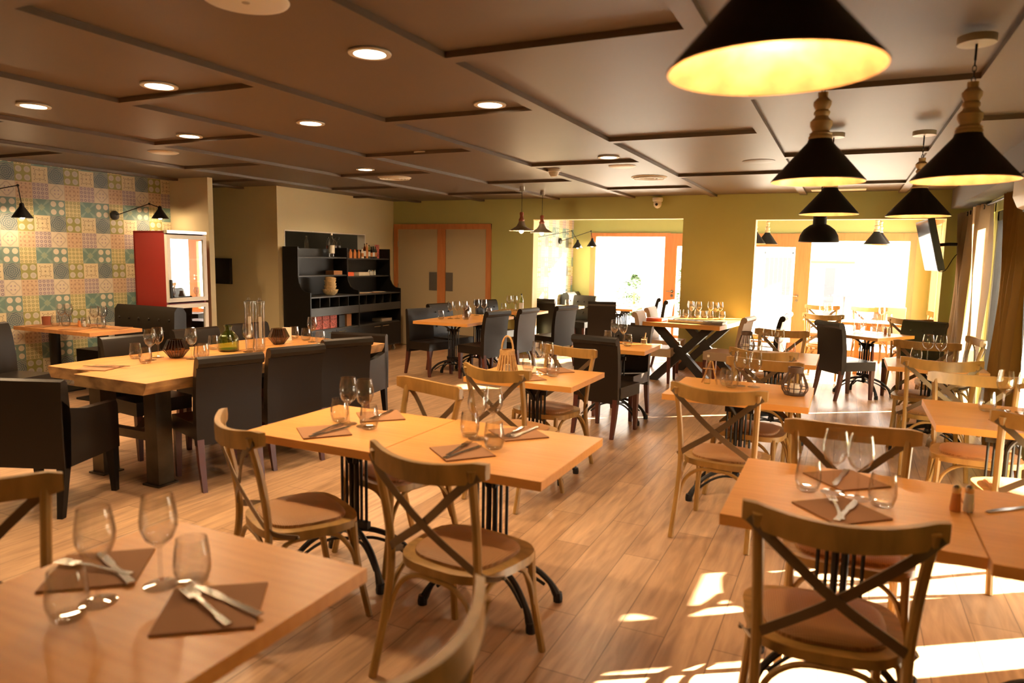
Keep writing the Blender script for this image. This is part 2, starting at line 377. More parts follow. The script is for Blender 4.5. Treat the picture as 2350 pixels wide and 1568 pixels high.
# right wall with one window, plus unseen gaps shaped to cast sun streaks
b = BM(); ys = [(-2.3, 3.72), (4.06, 4.17), (4.26, 4.42), (5.0, 6.9), (9.0, 9.07), (9.30, BY)]
for y0, y1 in ys: bx(b, RX, RX+.14, y0, y1, 0, CZ+.05)
bx(b, RX, RX+.14, -2.3, BY, 2.17, CZ+.05)
struct('wall_right', b, 'green', smooth=False)
b = BM(); bx(b, RX+.14, RX+.18, 3.5, 5.2, .93, 2.3); struct('added_sun_block', b, 'sun_block', smooth=False)   # unseen panel added outside to stop the higher sun rays
b = BM(); bx(b, RX+.9, RX+1.0, 6.3, 9.28, -.05, 2.9); struct('added_outside_panel', b, 'sun_block', smooth=False)  # pale panel added behind the window, catches skylight and blocks sun
b = BM()
for y in (6.92, 7.62, 7.72, 8.38, 8.48, 8.92): bx(b, RX+.02, RX+.09, y, y+.075, 0, 2.17)
bx(b, RX+.02, RX+.09, 6.9, 9.0, 2.07, 2.17); bx(b, RX+.02, RX+.09, 6.9, 9.0, 0, .09)
w = struct('window_1', b, 'frame_dark', smooth=False)
b = BM(); bx(b, RX+.05, RX+.06, 6.95, 8.95, .09, 2.07); obj('window_pane', b, 'pane', w, smooth=False)
b = BM(); bx(b, -5.35, -5.0, BY-.015, BY, 0, .1); bx(b, CX, CX+.015, 10.1, BY, 0, .1); bx(b, -2.235, -1.22, BY-.015, BY, 0, .1); bx(b, 1.15, RX, BY-.015, BY, 0, .1)
struct('baseboard_back', b, 'orange_wood', smooth=False)
# veranda shell
b = BM(); bx(b, -5.05, -4.93, BY+.2, VY+.1, 0, 2.75); struct('wall_veranda_tiled', b, 'tiles', smooth=False)
b = BM(); bx(b, -4.93, -4.56, VY, VY+.1, 0, 2.75); bx(b, -4.56, .98, VY, VY+.1, 2.09, 2.75); bx(b, -1.95, -1.75, VY, VY+.1, 0, 2.1); bx(b, .98, 1.4, VY, VY+.1, 0, 2.75)
struct('wall_veranda_back', b, 'green', smooth=False)
b = BM(); bx(b, 1.25, 1.35, BY+.2, 10.95, 0, 2.75); bx(b, 1.25, 1.35, 12.95, VY, 0, 2.75); bx(b, 1.25, 1.35, 10.95, 12.95, 2.3, 2.75); bx(b, 1.25, 1.35, 10.95, 12.95, 0, .35)
struct('wall_veranda_right', b, 'green', smooth=False)
b = BM(); bx(b, -5.05, 1.4, BY+.2, VY+.1, 2.7, 2.8); struct('ceiling_veranda', b, 'ceiling', smooth=False)
def joinery(name, rects, pane, m='orange_wood'):
    b = BM()
    for i, r_ in enumerate(rects):
        e = .002*(r_[5]-r_[4] < 1.0)                     # rails sit a hair behind the stiles' faces
        bx(b, r_[0]+e, r_[1]-e, r_[2]+e, r_[3]-e, r_[4], r_[5]-e/2)
    w = struct(name, b, m, smooth=False)
    if pane:
        b = BM(); bx(b, *pane); obj('window_pane', b, 'pane', w, smooth=False)
    return w
y0, y1 = VY-.04, VY+.06
joinery('window_2', [(-4.56, -4.45, y0, y1, .05, 2.1), (-3.10, -3.0, y0, y1, .05, 2.1), (-4.56, -3.0, y0, y1, 2.03, 2.1), (-4.56, -3.0, y0, y1, .05, .14)], (-4.45, -3.1, VY, VY+.01, .1, 2.05))
joinery('window_3', [(-.70, -.58, y0, y1, 0, 2.1), (.90, .99, y0, y1, 0, 2.1), (-.70, .99, y0, y1, 1.97, 2.1), (-.70, .99, y0, y1, 0, .13)], (-.58, .92, VY, VY+.01, .1, 2.0))
def glass_door(name, x0, x1, hx):
    w = joinery(name, [(x0, x0+.13, y0, y1, 0, 2.09), (x1-.13, x1, y0, y1, 0, 2.09), (x0, x1, y0, y1, 1.86, 2.09), (x0, x1, y0, y1, 0, .2)], (x0+.1, x1-.1, VY, VY+.01, .15, 1.9))
    b = BM(); tube(b, [(hx, y0, 1.02), (hx, y0-.05, 1.02), (hx-.10, y0-.05, 1.02)], .009); tube(b, [(hx, y0+.002, 1.02), (hx, y0-.012, 1.02)], .026, 14); tube(b, [(hx, y0+.002, .94), (hx, y0-.012, .94)], .024, 14)
    obj('door_handle', b, 'cutlery', w)
glass_door('door_2', -3.0, -1.95, -2.93)
glass_door('door_3', -1.75, -.70, -.76)
joinery('window_4', [(1.2, 1.3, 10.95, 11.06, .35, 2.3), (1.2, 1.3, 11.95, 12.03, .35, 2.3), (1.2, 1.3, 12.86, 12.95, .35, 2.3), (1.2, 1.3, 10.95, 12.95, 2.2, 2.3), (1.2, 1.3, 10.95, 12.95, .35, .43)], (1.25, 1.26, 11, 12.9, .4, 2.25))
# service double door in the back wall
b = BM()
for x0, x1 in ((CX+.02, CX+.11), (-6.45, -6.29), (-5.50, -5.41)): bx(b, x0, x1, BY-.03, BY+.01, 0, 2.15)
bx(b, CX+.02, -5.41, BY-.032, BY+.012, 2.06, 2.15)
struct('trim_5', b, 'orange_wood', smooth=False)
for i, (x0, x1, px0, px1) in enumerate(((CX+.11, -6.455, -6.62, -6.46), (-6.285, -5.50, -6.28, -6.14))):
    b = BM(); bx(b, x0, x1, BY-.02, BY+.02, .01, 2.06); d = struct('door_1' if i == 0 else 'door_4', b, 'taupe', smooth=False)
    b = BM(); bx(b, px0, px1, BY-.024, BY-.0195, 1.0, 1.32); obj('push_plate', b, 'steel', d, smooth=False)
    if i == 0:
        for z in (.35, 1.0, 1.75):
            b = BM(); tube(b, [(x0+.005, BY-.03, z), (x0+.005, BY-.03, z+.1)], .008); obj('hinge', b, 'cutlery', d)
# serving hatch: steel kitchen behind the wall
b = BM(); bx(b, -9.3, CX-.16, 7.9, 10.6, 1.45, 1.55); bx(b, -9.3, -9.25, 7.9, 10.6, 1.5, 2.5); bx(b, -9.3, CX-.15, 10.5, 10.6, 1.5, 2.5); bx(b, -9.3, CX-.15, 7.9, 10.6, 2.45, 2.5); struct('wall_kitchen', b, 'steel', smooth=False)
b = BM()
for r_ in ((7.85, 7.865, 1.60, 1.94), (9.735, 9.75, 1.60, 1.94), (7.85, 9.75, 1.925, 1.94), (7.85, 9.75, 1.60, 1.612)): bx(b, CX-.15, CX+.004, r_[0], r_[1], r_[2], r_[3])
struct('trim_6', b, 'white', smooth=False)
l = bpy.data.lights.new('kitchen_fill_light', 'AREA'); l.size = .6; l.energy = 3.5; l.color = (1, .8, .5); o = bpy.data.objects.new('kitchen_fill_light', l); C.objects.link(o); o.location = (-8.4, 9.0, 2.42)  # unseen light added to brighten the kitchen behind the hatch
# outside
b = BM(); bx(b, -40, 40, VY+.1, 60, -.12, -.03); bx(b, 1.5, 40, -20, VY+.1, -.12, -.03); struct('ground', b, 'paving', smooth=False)

# ------------------------------------------------------------------ cross-back chair
def cross_chair():
    t = thing('cross_back_chair', 'x', 'chair')
    # seat board: rounded, wider at the front
    def outline(s, n=28):
        out = []
        for i in range(n):
            a = 2*PI*i/n; c, d = math.cos(a), math.sin(a); e = .62
            x = math.copysign(abs(c)**e, c)*.235*s; y = math.copysign(abs(d)**e, d)*.215*s
            out.append((x*(1+.10*y/.215*1.0), y))
        return out
    b = BM(); prism(b, outline(1), 'z', .425, .458); obj('seat', b, 'chairwood', t, bevel=.008)
    b = BM(); n = 28; rings = []
    for s, z in ((.80, .455), (.79, .470), (.72, .479), (.4, .481)):
        rings.append([b.verts.new((x, y, z)) for x, y in outline(s)])
    for A, B in zip(rings, rings[1:]):
        for j in range(n): b.faces.new((A[j], A[(j+1) % n], B[(j+1) % n], B[j]))
    b.faces.new(rings[-1]); b.faces.new(rings[0][::-1])
    obj('seat_pad', b, 'cane', t)
    for s in (-1, 1):
        b = BM(); tube(b, smooth_path([(s*.215, -.30, 0), (s*.208, -.235, .24), (s*.205, -.205, .45), (s*.212, -.225, .66), (s*.225, -.275, .885)], 5), .0165, 8); obj('leg', b, 'chairwood', t)
        b = BM(); tube(b, smooth_path([(s*.20, .165, .44), (s*.205, .18, .25), (s*.225, .225, 0)], 5), .016, 8); obj('leg', b, 'chairwood', t)
        # side arches
        b = BM(); tube(b, smooth_path([(s*.21, -.235, .21), (s*.205, -.20, .33), (s*.20, -.13, .405), (s*.20, -.05, .415)], 4)+smooth_path([(s*.20, .04, .415), (s*.20, .10, .39), (s*.205, .155, .31), (s*.207, .175, .22)], 4), .0105, 7); obj('side_stretcher', b, 'chairwood', t)
    for y, yy in ((.17, .185), (-.205, -.235)):
        b = BM(); tube(b, smooth_path([(-.205, yy, .20), (-.175, y, .33), (-.10, y, .40), (0, y, .412), (.10, y, .40), (.175, y, .33), (.205, yy, .20)], 4), .0105, 7)
        obj('front_stretcher' if y > 0 else 'rear_stretcher', b, 'chairwood', t)
    # curved top rail
    b = BM(); pts = []; n = 14
    for i in range(n+1):
        u = -1+2*i/n; pts.append((u*.268, -.325+.085*u*u, .856 + .024*u*u))
    rings = []
    for i, p in enumerate(pts):
        u = -1+2*i/n; h = .037 if abs(u) < .9 else .027
        rings.append([b.verts.new((p[0], p[1]+dy, p[2]+dz)) for dy, dz in ((-.012, -h), (.012, -h), (.014, 0), (.012, h), (-.012, h), (-.014, 0))])
    for A, B in zip(rings, rings[1:]):
        for j in range(6): b.faces.new((A[j], A[(j+1) % 6], B[(j+1) % 6], B[j]))
    b.faces.new(rings[0][::-1]); b.faces.new(rings[-1])
    obj('top_rail', b, 'chairwood', t)
    for s in (-1, 1):
        b = BM(); P = smooth_path([(-s*.247, -.268, .868), (-s*.17, -.288, .80), (0, -.262-.004*s, .645), (s*.15, -.232, .535), (s*.222, -.195, .475), (s*.243, -.10, .443)], 4)
        ribbon(b, P, .031, .004, Vector((s*.62, 0, .78))); lathe(b, [(0, -.004), (.008, -.004), (.008, .004), (0, .004)], 8, s*.247, -.10, z0=.443)
        obj('cross_strap', b, 'bronze', t)
    return t
# ------------------------------------------------------------------ upholstered chairs
def back_profile(roll=True):
    """side outline (y, z) of the upholstered back, front of the chair towards +y"""
    if roll: return [(-.17, .40), (-.175, .60), (-.20, .78), (-.222, .87), (-.238, .905), (-.268, .918), (-.298, .905), (-.306, .875), (-.292, .848), (-.268, .84), (-.25, .75), (-.235, .60), (-.228, .31), (-.19, .31)]
    return [(-.16, .40), (-.17, .62), (-.20, .86), (-.21, .885), (-.235, .885), (-.245, .87), (-.235, .62), (-.225, .31), (-.18, .31)]
def parsons_chair(name, lm, roll=True, tuft=False, w=.225):
    t = thing(name, 'x', 'chair')
    b = BM(); bx(b, -w, w, -.19, .225, .35, .455); obj('seat', b, lm, t, bevel=.022, seg=3)
    b = BM(); prism(b, back_profile(roll), 'x', -w, w); br = obj('backrest', b, lm, t, bevel=.010, seg=2)
    if tuft:
        for z, xs in ((.80, (-.13, 0, .13)), (.70, (-.07, .07)), (.60, (-.13, 0, .13))):
            for x in xs:
                b = BM(); ball(b, .012, (x, -.168-(z-.6)*.13, z), 8, (1, 1, 1)); obj('tuft_button', b, lm, br)
    if roll:
        b = BM(); tube(b, [(-w-.002, -.262, .838), (w+.002, -.262, .838)], .004, 6); obj('piping', b, lm, br)
    for s in (-1, 1):
        for y0, y1 in ((.20, .205), (-.205, -.27)):
            b = BM(); x = s*(w-.025); vs = []
            for z, r, yy in ((.36, .023, y0), (.18, .020, (y0*.6+y1*.4)), (0, .015, y1)):
                vs.append([b.verts.new((x+a*r, yy+c*r, z)) for a, c in ((-1, -1), (1, -1), (1, 1), (-1, 1))])
            for A, B in zip(vs, vs[1:]):
                for j in range(4): b.faces.new((A[j], B[j], B[(j+1) % 4], A[(j+1) % 4]))
            b.faces.new(vs[0]); b.faces.new(vs[-1][::-1])
            obj('leg', b, 'darkleg', t, smooth=False)
    return t
def armchair():
    t = thing('armchair', 'x', 'armchair')
    b = BM(); bx(b, -.235, .235, -.24, .245, .34, .46); obj('seat', b, 'leather', t, bevel=.02, seg=3)
    b = BM(); prism(b, [(-.22, .30), (-.20, .60), (-.215, .815), (-.235, .835), (-.27, .825), (-.285, .60), (-.28, .30)], 'x', -.295, .295); obj('backrest', b, 'leather', t, bevel=.014, seg=3)
    for s in (-1, 1):
        b = BM(); prism(b, [(-.27, .30), (-.27, .72), (-.20, .655), (-.05, .625), (.24, .615), (.255, .59), (.255, .30)], 'x', s*.235, s*.295); obj('armrest', b, 'leather', t, bevel=.014, seg=3)
        for y0, y1 in ((.22, .235), (-.24, -.285)):
            b = BM(); x = s*.262; vs = []
            for z, r, yy in ((.31, .027, y0), (0, .017, y1)):
                vs.append([b.verts.new((x+a*r, yy+c*r, z)) for a, c in ((-1, -1), (1, -1), (1, 1), (-1, 1))])
            for j in range(4): b.faces.new((vs[0][j], vs[1][j], vs[1][(j+1) % 4], vs[0][(j+1) % 4]))
            b.faces.new(vs[0]); b.faces.new(vs[-1][::-1]); obj('leg', b, 'black', t, smooth=False)
    return t
# ------------------------------------------------------------------ tables
BASE = {}
def iron_base_parts():
    """one cast-iron pedestal at the origin: rods, castings, top bracket, four arched feet"""
    b = BM()
    for x in (-.075, -.045, .045, .075): tube(b, [(x, 0, .24), (x, 0, .62)], .0075, 6)
    for x in (-.016, .016): tube(b, [(x, 0, .24), (x, 0, .62)], .013, 8)
    bx(b, -.09, .09, -.014, .014, .60, .635); bx(b, -.09, .09, -.014, .014, .225, .26)
    lathe(b, [(0, .14), (.018, .15), (.03, .17), (.022, .19), (.034, .21), (.036, .235), (.02, .25), (0, .25)], 10)
    BASE['pedestal_column'] = b
    b = BM()
    for a in range(4):
        R_ = Matrix.Rotation(a*PI/2+PI/4, 3, 'Z'); P = [R_ @ Vector(p) for p in ((.02, 0, .56), (.05, 0, .62), (.12, 0, .68), (.22, 0, .70))]
        tube(b, smooth_path(P, 3), [.012]*10, 6)
    bx(b, -.26, .26, -.02, .02, .698, .708); bx(b, -.02, .02, -.24, .24, .698, .708)
    BASE['top_bracket'] = b
    for a in range(4):
        b = BM(); ang = (.52, PI-.52, PI+.52, -.52)[a]; R_ = Matrix.Rotation(ang, 3, 'Z')
        P = smooth_path([(.02, 0, .215), (.10, 0, .205), (.20, 0, .165), (.275, 0, .095), (.31, 0, .03)], 3)
        tube(b, [R_ @ p for p in P], [.014]*(len(P)-3)+[.017, .02, .02], 7)
        P = smooth_path([(.02, 0, .16), (.09, 0, .165), (.17, 0, .14), (.25, 0, .085)], 3); tube(b, [R_ @ p for p in P], .008, 6)
        q = R_ @ Vector((.315, 0, 0)); lathe(b, [(0, 0), (.022, 0), (.024, .02), (.02, .045), (0, .05)], 8, q.x, q.y)
        BASE['foot%d' % a] = b
iron_base_parts(); BMESH = {}
for k, bm_ in BASE.items():
    o = obj('casting', bm_, 'iron'); BMESH[k] = o.data; C.objects.unlink(o); bpy.data.objects.remove(o)
def table(name, label, x0, x1, y0, y1, group=None, rot=0, h=.75, th=.038, base='iron', two=False, m='table', grain='x'):
    cx, cy = (x0+x1)/2, (y0+y1)/2; t = thing(name, label, 'table', (cx, cy, 0), rot, group); w, d = x1-x0, y1-y0
    b = BM(); bx(b, -w/2, w/2, -d/2, d/2, h-th, h); obj('tabletop', b, m, t, bevel=.004, smooth=False)
    if base == 'iron':
        for k, me in BMESH.items():
            o = bpy.data.objects.new('foot' if k.startswith('foot') else k, me); C.objects.link(o); o.parent = t; o.location = (0, 0, (h-th)-.709)
            if k.startswith('foot'): o.location = (0, 0, 0)
            if k == 'top_bracket': o.rotation_euler = (0, 0, 0)
    elif base == 'post':
        for y in (-d/4-.05, d/4+.05) if d > w else (0,):
            b = BM(); tube(b, [(0, y, .02), (0, y, h-th)], .045, 14); obj('leg', b, 'blackmetal', t)
            b = BM(); bx(b, -.22, .22, y-.2, y+.2, 0, .02); obj('base_plate', b, 'blackmetal', t, bevel=.004, smooth=False)
    elif base == 'four':
        for sx in (-1, 1):
            for sy in (-1, 1):
                b = BM(); x, y = sx*(w/2-.06), sy*(d/2-.06); bx(b, x-.03, x+.03, y-.03, y+.03, 0, h-th); obj('leg', b, m, t, smooth=False)
    return t
# ------------------------------------------------------------------ tableware
def wine():
    b = BM(); lathe(b, [(0, .002), (.034, .001), (.036, .003), (.012, .007), (.0045, .016), (.0038, .05), (.0042, .085), (.012, .094), (.028, .108), (.0375, .132), (.0385, .152), (.035, .178), (.0305, .203), (.0295, .203), (.034, .178), (.0372, .152), (.036, .133), (.027, .11), (.010, .097), (0, .094)], 20)
    bmesh.ops.scale(b, vec=(1.18, 1.18, 1.18), verts=b.verts); o = obj('wine_glass', b, 'glass'); return tag(o, 'x', 'wine glass')
def tumbler():
    b = BM(); lathe(b, [(0, .001), (.024, .001), (.031, .006), (.038, .03), (.0385, .045), (.036, .07), (.0315, .098), (.0305, .098), (.035, .07), (.0372, .045), (.0365, .031), (.029, .011), (0, .009)], 18)
    bmesh.ops.scale(b, vec=(1.2, 1.2, 1.22), verts=b.verts); o = obj('tumbler', b, 'glass'); return tag(o, 'x', 'tumbler')
def fork():
    b = BM(); P = [(0, -.10, .004), (0, -.04, .006), (0, .01, .010), (0, .04, .008)]
    ribbon(b, P, .009, .003, (1, 0, 0)); bx(b, -.007, .007, -.105, -.06, .002, .006)
    bx(b, -.012, .012, .04, .058, .006, .009)
    for x in (-.0102, -.0034, .0034, .0102): bx(b, x-.0014, x+.0014, .056, .098, .006, .0085)
    bmesh.ops.scale(b, vec=(1.25, 1.2, 1), verts=b.verts)
    return tag(obj('fork', b, 'cutlery', smooth=False), 'x', 'fork')
def knife():
    b = BM(); prism(b, [(-.009, -.115), (.009, -.115), (.007, -.03), (.006, 0), (.010, .02), (.010, .08), (0, .11), (-.008, .10), (-.008, .02), (-.006, 0), (-.007, -.03)], 'z', .001, .0045)
    bmesh.ops.scale(b, vec=(1.2, 1.15, 1), verts=b.verts)
    return tag(obj('knife', b, 'cutlery', smooth=False), 'x', 'knife')
def napkin():
    b = BM(); bx(b, -.112, .112, -.112, .112, .0005, .004); bx(b, -.112, .111, -.111, .112, .0045, .006)
    return tag(obj('napkin', b, 'napkin', smooth=False), 'x', 'napkin')
WG, TU, FO, KN, NA = wine(), tumbler(), fork(), knife(), napkin()
T_ = .7505
def put(p, x, y, rot, label, group=None, z=T_): return place(p, (x, y, z), rot, label, group)

CC = cross_chair()
# every cross-back chair: x, y, facing in degrees, label
GX = 'cross-back wooden chairs'
for x, y, a, lab in (
    (-2.13, 2.33, 62, 'cross-back chair tucked diagonally at the near left corner of the central double table'),
    (-1.28, 2.32, 82, 'cross-back chair centred before the right half of the central double table'),
    (-2.12, 3.03, -108, 'cross-back chair across the central double table, facing the camera'),
    (-1.93, 4.20, 78, 'cross-back chair at the near side of the table with the wicker lantern'),
    (-2.0, 4.90, -105, 'cross-back chair behind the wicker lantern table, facing the camera'),
    (-.58, 4.22, 84, 'cross-back chair standing by the aisle before the dark cage lantern table'),
    (-.53, 5.0, -100, 'cross-back chair behind the dark cage lantern table, facing the camera'),
    (-.52, 6.10, 80, 'cross-back chair at the near side of the middle aisle table, back to the camera'),
    (-.60, 7.45, -98, 'cross-back chair at the far side of the middle aisle table'),
    (-.00, 2.37, 98, 'large cross-back chair nearest the camera at the front right table'),
    (.07, 3.06, -88, 'cross-back chair behind two wine glasses at the far side of front right table'),
    (.67, 6.28, 92, 'cross-back chair in front of the table beside the ochre curtain'),
    (.67, 7.06, -96, 'cross-back chair behind the two wine glasses near the beige curtain'),
    (.78, 5.02, -92, 'cross-back chair at the far side of the sunlit table on the right edge'),
    (.92, 4.28, 95, 'cross-back chair cut by the right frame edge, sun on its seat'),
    (1.00, 2.34, 95, 'cross-back chair of which only a curved leg shows at bottom right'),
    (.90, 7.90, 185, 'cross-back chair turned sideways against the beige curtain'),
    (-2.09, .98, -28, 'cross-back chair cut by the left frame edge behind the front left table'),
    (-.93, 1.04, 178, 'cross-back chair cut by the bottom edge at the end of the front left table'),
    (-.22, 10.72, 82, 'cross-back chair in the right opening behind the lone dark leather chair'),
    (.86, 10.62, 70, 'cross-back chair in the right opening behind the green tufted chair'),
    (-.35, 12.35, -95, 'sunlit cross-back chair at the far side of the long veranda table'),
    (.40, 12.40, -80, 'sunlit cross-back chair with its back to the large veranda window'),
    (-1.25, 11.55, 8, 'sunlit cross-back chair before the veranda glass door'),
    (1.0, 11.9, 200, 'sunlit cross-back chair beside the veranda side window')):
    place(CC, (x, y, 0), a-90, lab, GX)
LC = parsons_chair('leather_chair', 'leather')
GL = 'dark leather dining chairs'
for x, y, a, lab in (
    (-3.97, 3.52, 160, 'dark leather chair nearest the camera along the slab table'),
    (-3.93, 4.10, 162, 'dark leather chair in the middle of the three along the slab table'),
    (-3.93, 4.72, 158, 'dark leather chair farthest along the near side of the slab table'),
    (-4.97, 3.75, -8, 'dark leather chair under the wall side of the slab table, near its end'),
    (-5.02, 4.45, -6, 'dark leather chair across the slab table behind the smoked candle bowl'),
    (-5.02, 5.05, -8, 'dark leather chair across the slab table behind the tall glass bottles'),
    (-4.27, 8.12, 166, 'smooth grey-backed leather chair behind the wicker lantern, first of the far left row'),
    (-4.15, 8.78, 172, 'roll-top leather chair second in the far left row, light on its back'),
    (-3.92, 9.72, 160, 'roll-top leather chair in front of the left opening, seat towards the far left table'),
    (-3.62, 11.12, 108, 'upright leather chair seen square from behind in the left opening'),
    (-1.95, 6.22, 80, 'dark leather chair seen from behind in the middle aisle'),
    (-4.62, 11.2, 92, 'dark leather chair at the tiled veranda wall, back to the camera'),
    (-3.35, 12.75, -165, 'dark leather chair at the right side of the far veranda table'),
    (-3.0, 12.2, 175, 'grey-lit leather chair before the left veranda window'),
    (-.96, 9.75, 178, 'dark leather chair second on the right side of the buffet table'),
    (.06, 9.22, 38, 'lone dark leather chair turned to the square table before the right opening')):
    place(LC, (x, y, 0), a-90, lab, GL)
PC = parsons_chair('leather_chair', 'leather', roll=False)
place(PC, (-5.06, 8.10, 0), -15-90, 'plain flat-topped leather chair at the left end of the far left table', GL)
TC = parsons_chair('tufted_chair', 'leather', tuft=True)
GT = 'button-tufted leather chairs'
for x, y, a, lab in ((-5.08, 8.72, -14, 'tufted leather chair beside the plain one near the service doors'),
    (-4.98, 9.95, -20, 'tufted leather chair against the green wall behind the far left table'),
    (-4.42, 12.22, -96, 'tufted leather chair behind the small table at the tiled veranda wall'),
    (-2.03, 6.93, -96, 'dark tufted leather chair facing the camera across the middle aisle table'),):
    place(TC, (x, y, 0), a-90, lab, GT)
GC = parsons_chair('tufted_chair', 'leather_green', tuft=True, w=.25)
place(GC, (.78, 9.66, 0), -118-90, 'dark green tufted chair facing the camera near the beige curtain')
BC = parsons_chair('beige_chair', 'leather_beige', roll=True)
for x, y, a, lab in ((-2.22, 9.22, 2, 'beige chair nearest on the left side of the buffet table'), (-2.30, 10.15, 0, 'beige chair beyond the nearest one on the left of the buffet table'),
    (-1.33, 9.22, 172, 'beige chair nearest on the right side of the buffet table'), (-.95, 10.30, 178, 'beige chair farthest on the right side of the buffet table, by the jamb'),
    (.62, 12.5, -100, 'pale chair with its back to the veranda window')):
    place(BC, (x, y, 0), a-90, lab, 'beige leather chairs')
AR = armchair()
place(AR, (-4.50, 2.68, 0), 112-90, 'black leather armchair at the near end of the slab table')
place(AR, (-4.27, 5.35, 0), -170, 'leather armchair at the far end of the slab table')
place(LC, (-6.80, 3.76, 0), 15-90, 'dark leather chair cut by the left frame edge beside the wall table', GL)

# ------------------------------------------------------------------ tables
table('dining_table', 'front left oak table, nearest the camera', -1.90, -1.13, .66, 1.49)
table('dining_table', 'left half of the central double oak table', -2.56, -1.80, 2.42, 3.13)
table('dining_table', 'right half of the central double oak table, reaching into the aisle', -1.795, -1.0, 2.40, 3.15)
table('dining_table', 'front right oak table with the large cross-back chair before it', -.335, .43, 2.38, 3.14)
table('dining_table', 'oak table with a lone knife, joined to the front right table', .435, 1.2, 2.34, 3.12)
table('dining_table', 'oak table carrying the wicker lantern', -2.42, -1.60, 4.32, 5.03)
table('dining_table', 'oak table carrying the dark cage lantern', -1.02, -.15, 4.42, 5.16)
table('dining_table', 'oak table in the middle aisle, behind the cage lantern table', -.90, -.18, 6.30, 7.12)
table('dining_table', 'oak table between the two dark leather chairs of the middle aisle', -2.38, -1.65, 6.38, 7.06)
table('dining_table', 'oak table beside the ochre curtain with two wine glasses', .36, 1.08, 6.6, 7.22)
table('dining_table', 'oak table on the right frame edge, tumbler at its near side', .485, 1.25, 4.30, 5.10)
table('dining_table', 'square oak table beside the lone dark leather chair', .0-.10, .64, 9.16, 9.90, rot=56-90)
table('dining_table', 'first oak table of the far left row, by the plain leather chair', -5.10, -4.29, 7.74, 8.46)
table('dining_table', 'second oak table of the far left row, joined to the first', -5.08, -4.32, 8.465, 9.19)
table('dining_table', 'oak table by the jamb of the left opening', -5.05, -4.33, 9.85, 10.52)
table('dining_table', 'small oak table against the tiled veranda wall', -4.86, -4.24, 11.38, 12.0)
table('dining_table', 'oak table before the left veranda window, nearer of two', -3.95, -3.27, 11.72, 12.36)
table('dining_table', 'oak table under the left veranda window, farther of two', -4.0, -3.4, 12.50, 13.05)
for i in range(2): table('veranda_table', ('left', 'right')[i]+' half of the long table in the sunny veranda', -.55+i*.82, .26+i*.82, 11.25, 11.95, base='four')
table('bistro_table', 'brown table on black posts along the patchwork tile wall', -8.28, -6.98, 4.62, 5.22, base='none', m='slabwood')
wt = [o for o in C.objects if o.name == 'bistro_table'][0]
for x in (-.42, .42):
    b = BM(); tube(b, [(x, 0, .02), (x, 0, .712)], .055, 14); obj('leg', b, 'blackmetal', wt)
    b = BM(); bx(b, x-.2, x+.2, -.2, .2, 0, .02); obj('base_plate', b, 'blackmetal', wt, smooth=False)
# the live-edge slab table
sl = thing('slab_table', 'long live-edge slab table on raw steel posts', 'table', (-4.52, 4.35, 0))
def slab(x0, x1, y0, y1, wob):
    b = BM(); n = 16; rings = []
    for i in range(n+1):
        y = y0+(y1-y0)*i/n; a = .018*math.sin(i*1.3+wob)+.010*math.sin(i*2.9+wob*2); c = .018*math.sin(i*1.1+wob+2)
        l, r_ = x0+(a if wob == 1 else 0), x1+(c if wob == 2 else 0)
        li, ri = (.035 if wob == 1 else 0), (.035 if wob == 2 else 0)
        rings.append([b.verts.new(v) for v in ((l, y, .77), (r_, y, .77), (r_-ri*.3, y, .73), (r_-ri, y, .69), (l+li, y, .69), (l+li*.3, y, .73))])
    for A, B in zip(rings, rings[1:]):
        for j in range(6): b.faces.new((A[j], A[(j+1) % 6], B[(j+1) % 6], B[j]))
    b.faces.new(rings[0][::-1]); b.faces.new(rings[-1]); return b
o = obj('tabletop', slab(-.63, -.13, -1.28, 1.14, 1), 'slabwood', sl, smooth=False); o['label'] = 'left board of the slab, dark streaked end'
o.data.materials.append(M['bark'])
o2 = obj('tabletop', slab(-.125, .60, -1.40, 1.11, 2), 'slabwood', sl, smooth=False); o2['label'] = 'right board of the slab, pale live edge'
o2.data.materials.append(M['bark'])
for q in (o, o2):
    for p in q.data.polygons:
        if abs(p.normal.z) < .8: p.material_index = 1
for y in (-1.12, .86):
    for x in (-.25, .32):
        b = BM(); bx(b, x-.06, x+.06, y-.06, y+.06, .012, .688); bx(b, x-.08, x+.08, y-.08, y+.08, 0, .012); obj('leg', b, 'rawsteel', sl, smooth=False)
    b = BM(); bx(b, -.19, .26, y-.03, y+.03, .30, .36); obj('crossbar', b, 'rawsteel', sl, smooth=False)
b = BM(); bx(b, .0, .06, -1.09, .83, .29, .35); obj('long_rail', b, 'rawsteel', sl, smooth=False)
for s in (-1, 1):
    b = BM(); tube(b, [(.03, -.13+s*.93, .33), (.03, -.13+s*.57, .68)], .03, 4); obj('brace', b, 'rawsteel', sl, smooth=False)
# buffet table on X legs
bf = thing('buffet_table', 'tall oak buffet table on dark crossed beams before the green pillar', 'table', (-1.83, 9.74, 0), -7)
b = BM(); bx(b, -.48, .54, -.72, .72, .735, .79); obj('tabletop', b, 'table', bf, bevel=.006, smooth=False)
for y in (-.52, .52):
    for s in (-1, 1):
        b = BM(); prism(b, [(-s*.46, 0), (-s*.32, 0), (s*.42, .735), (s*.28, .735)][::s], 'y', y-.045+.002*s, y+.045+.002*s); obj('leg', b, 'blackfront', bf, smooth=False)
# ------------------------------------------------------------------ place settings
def setting(L, where):
    pass
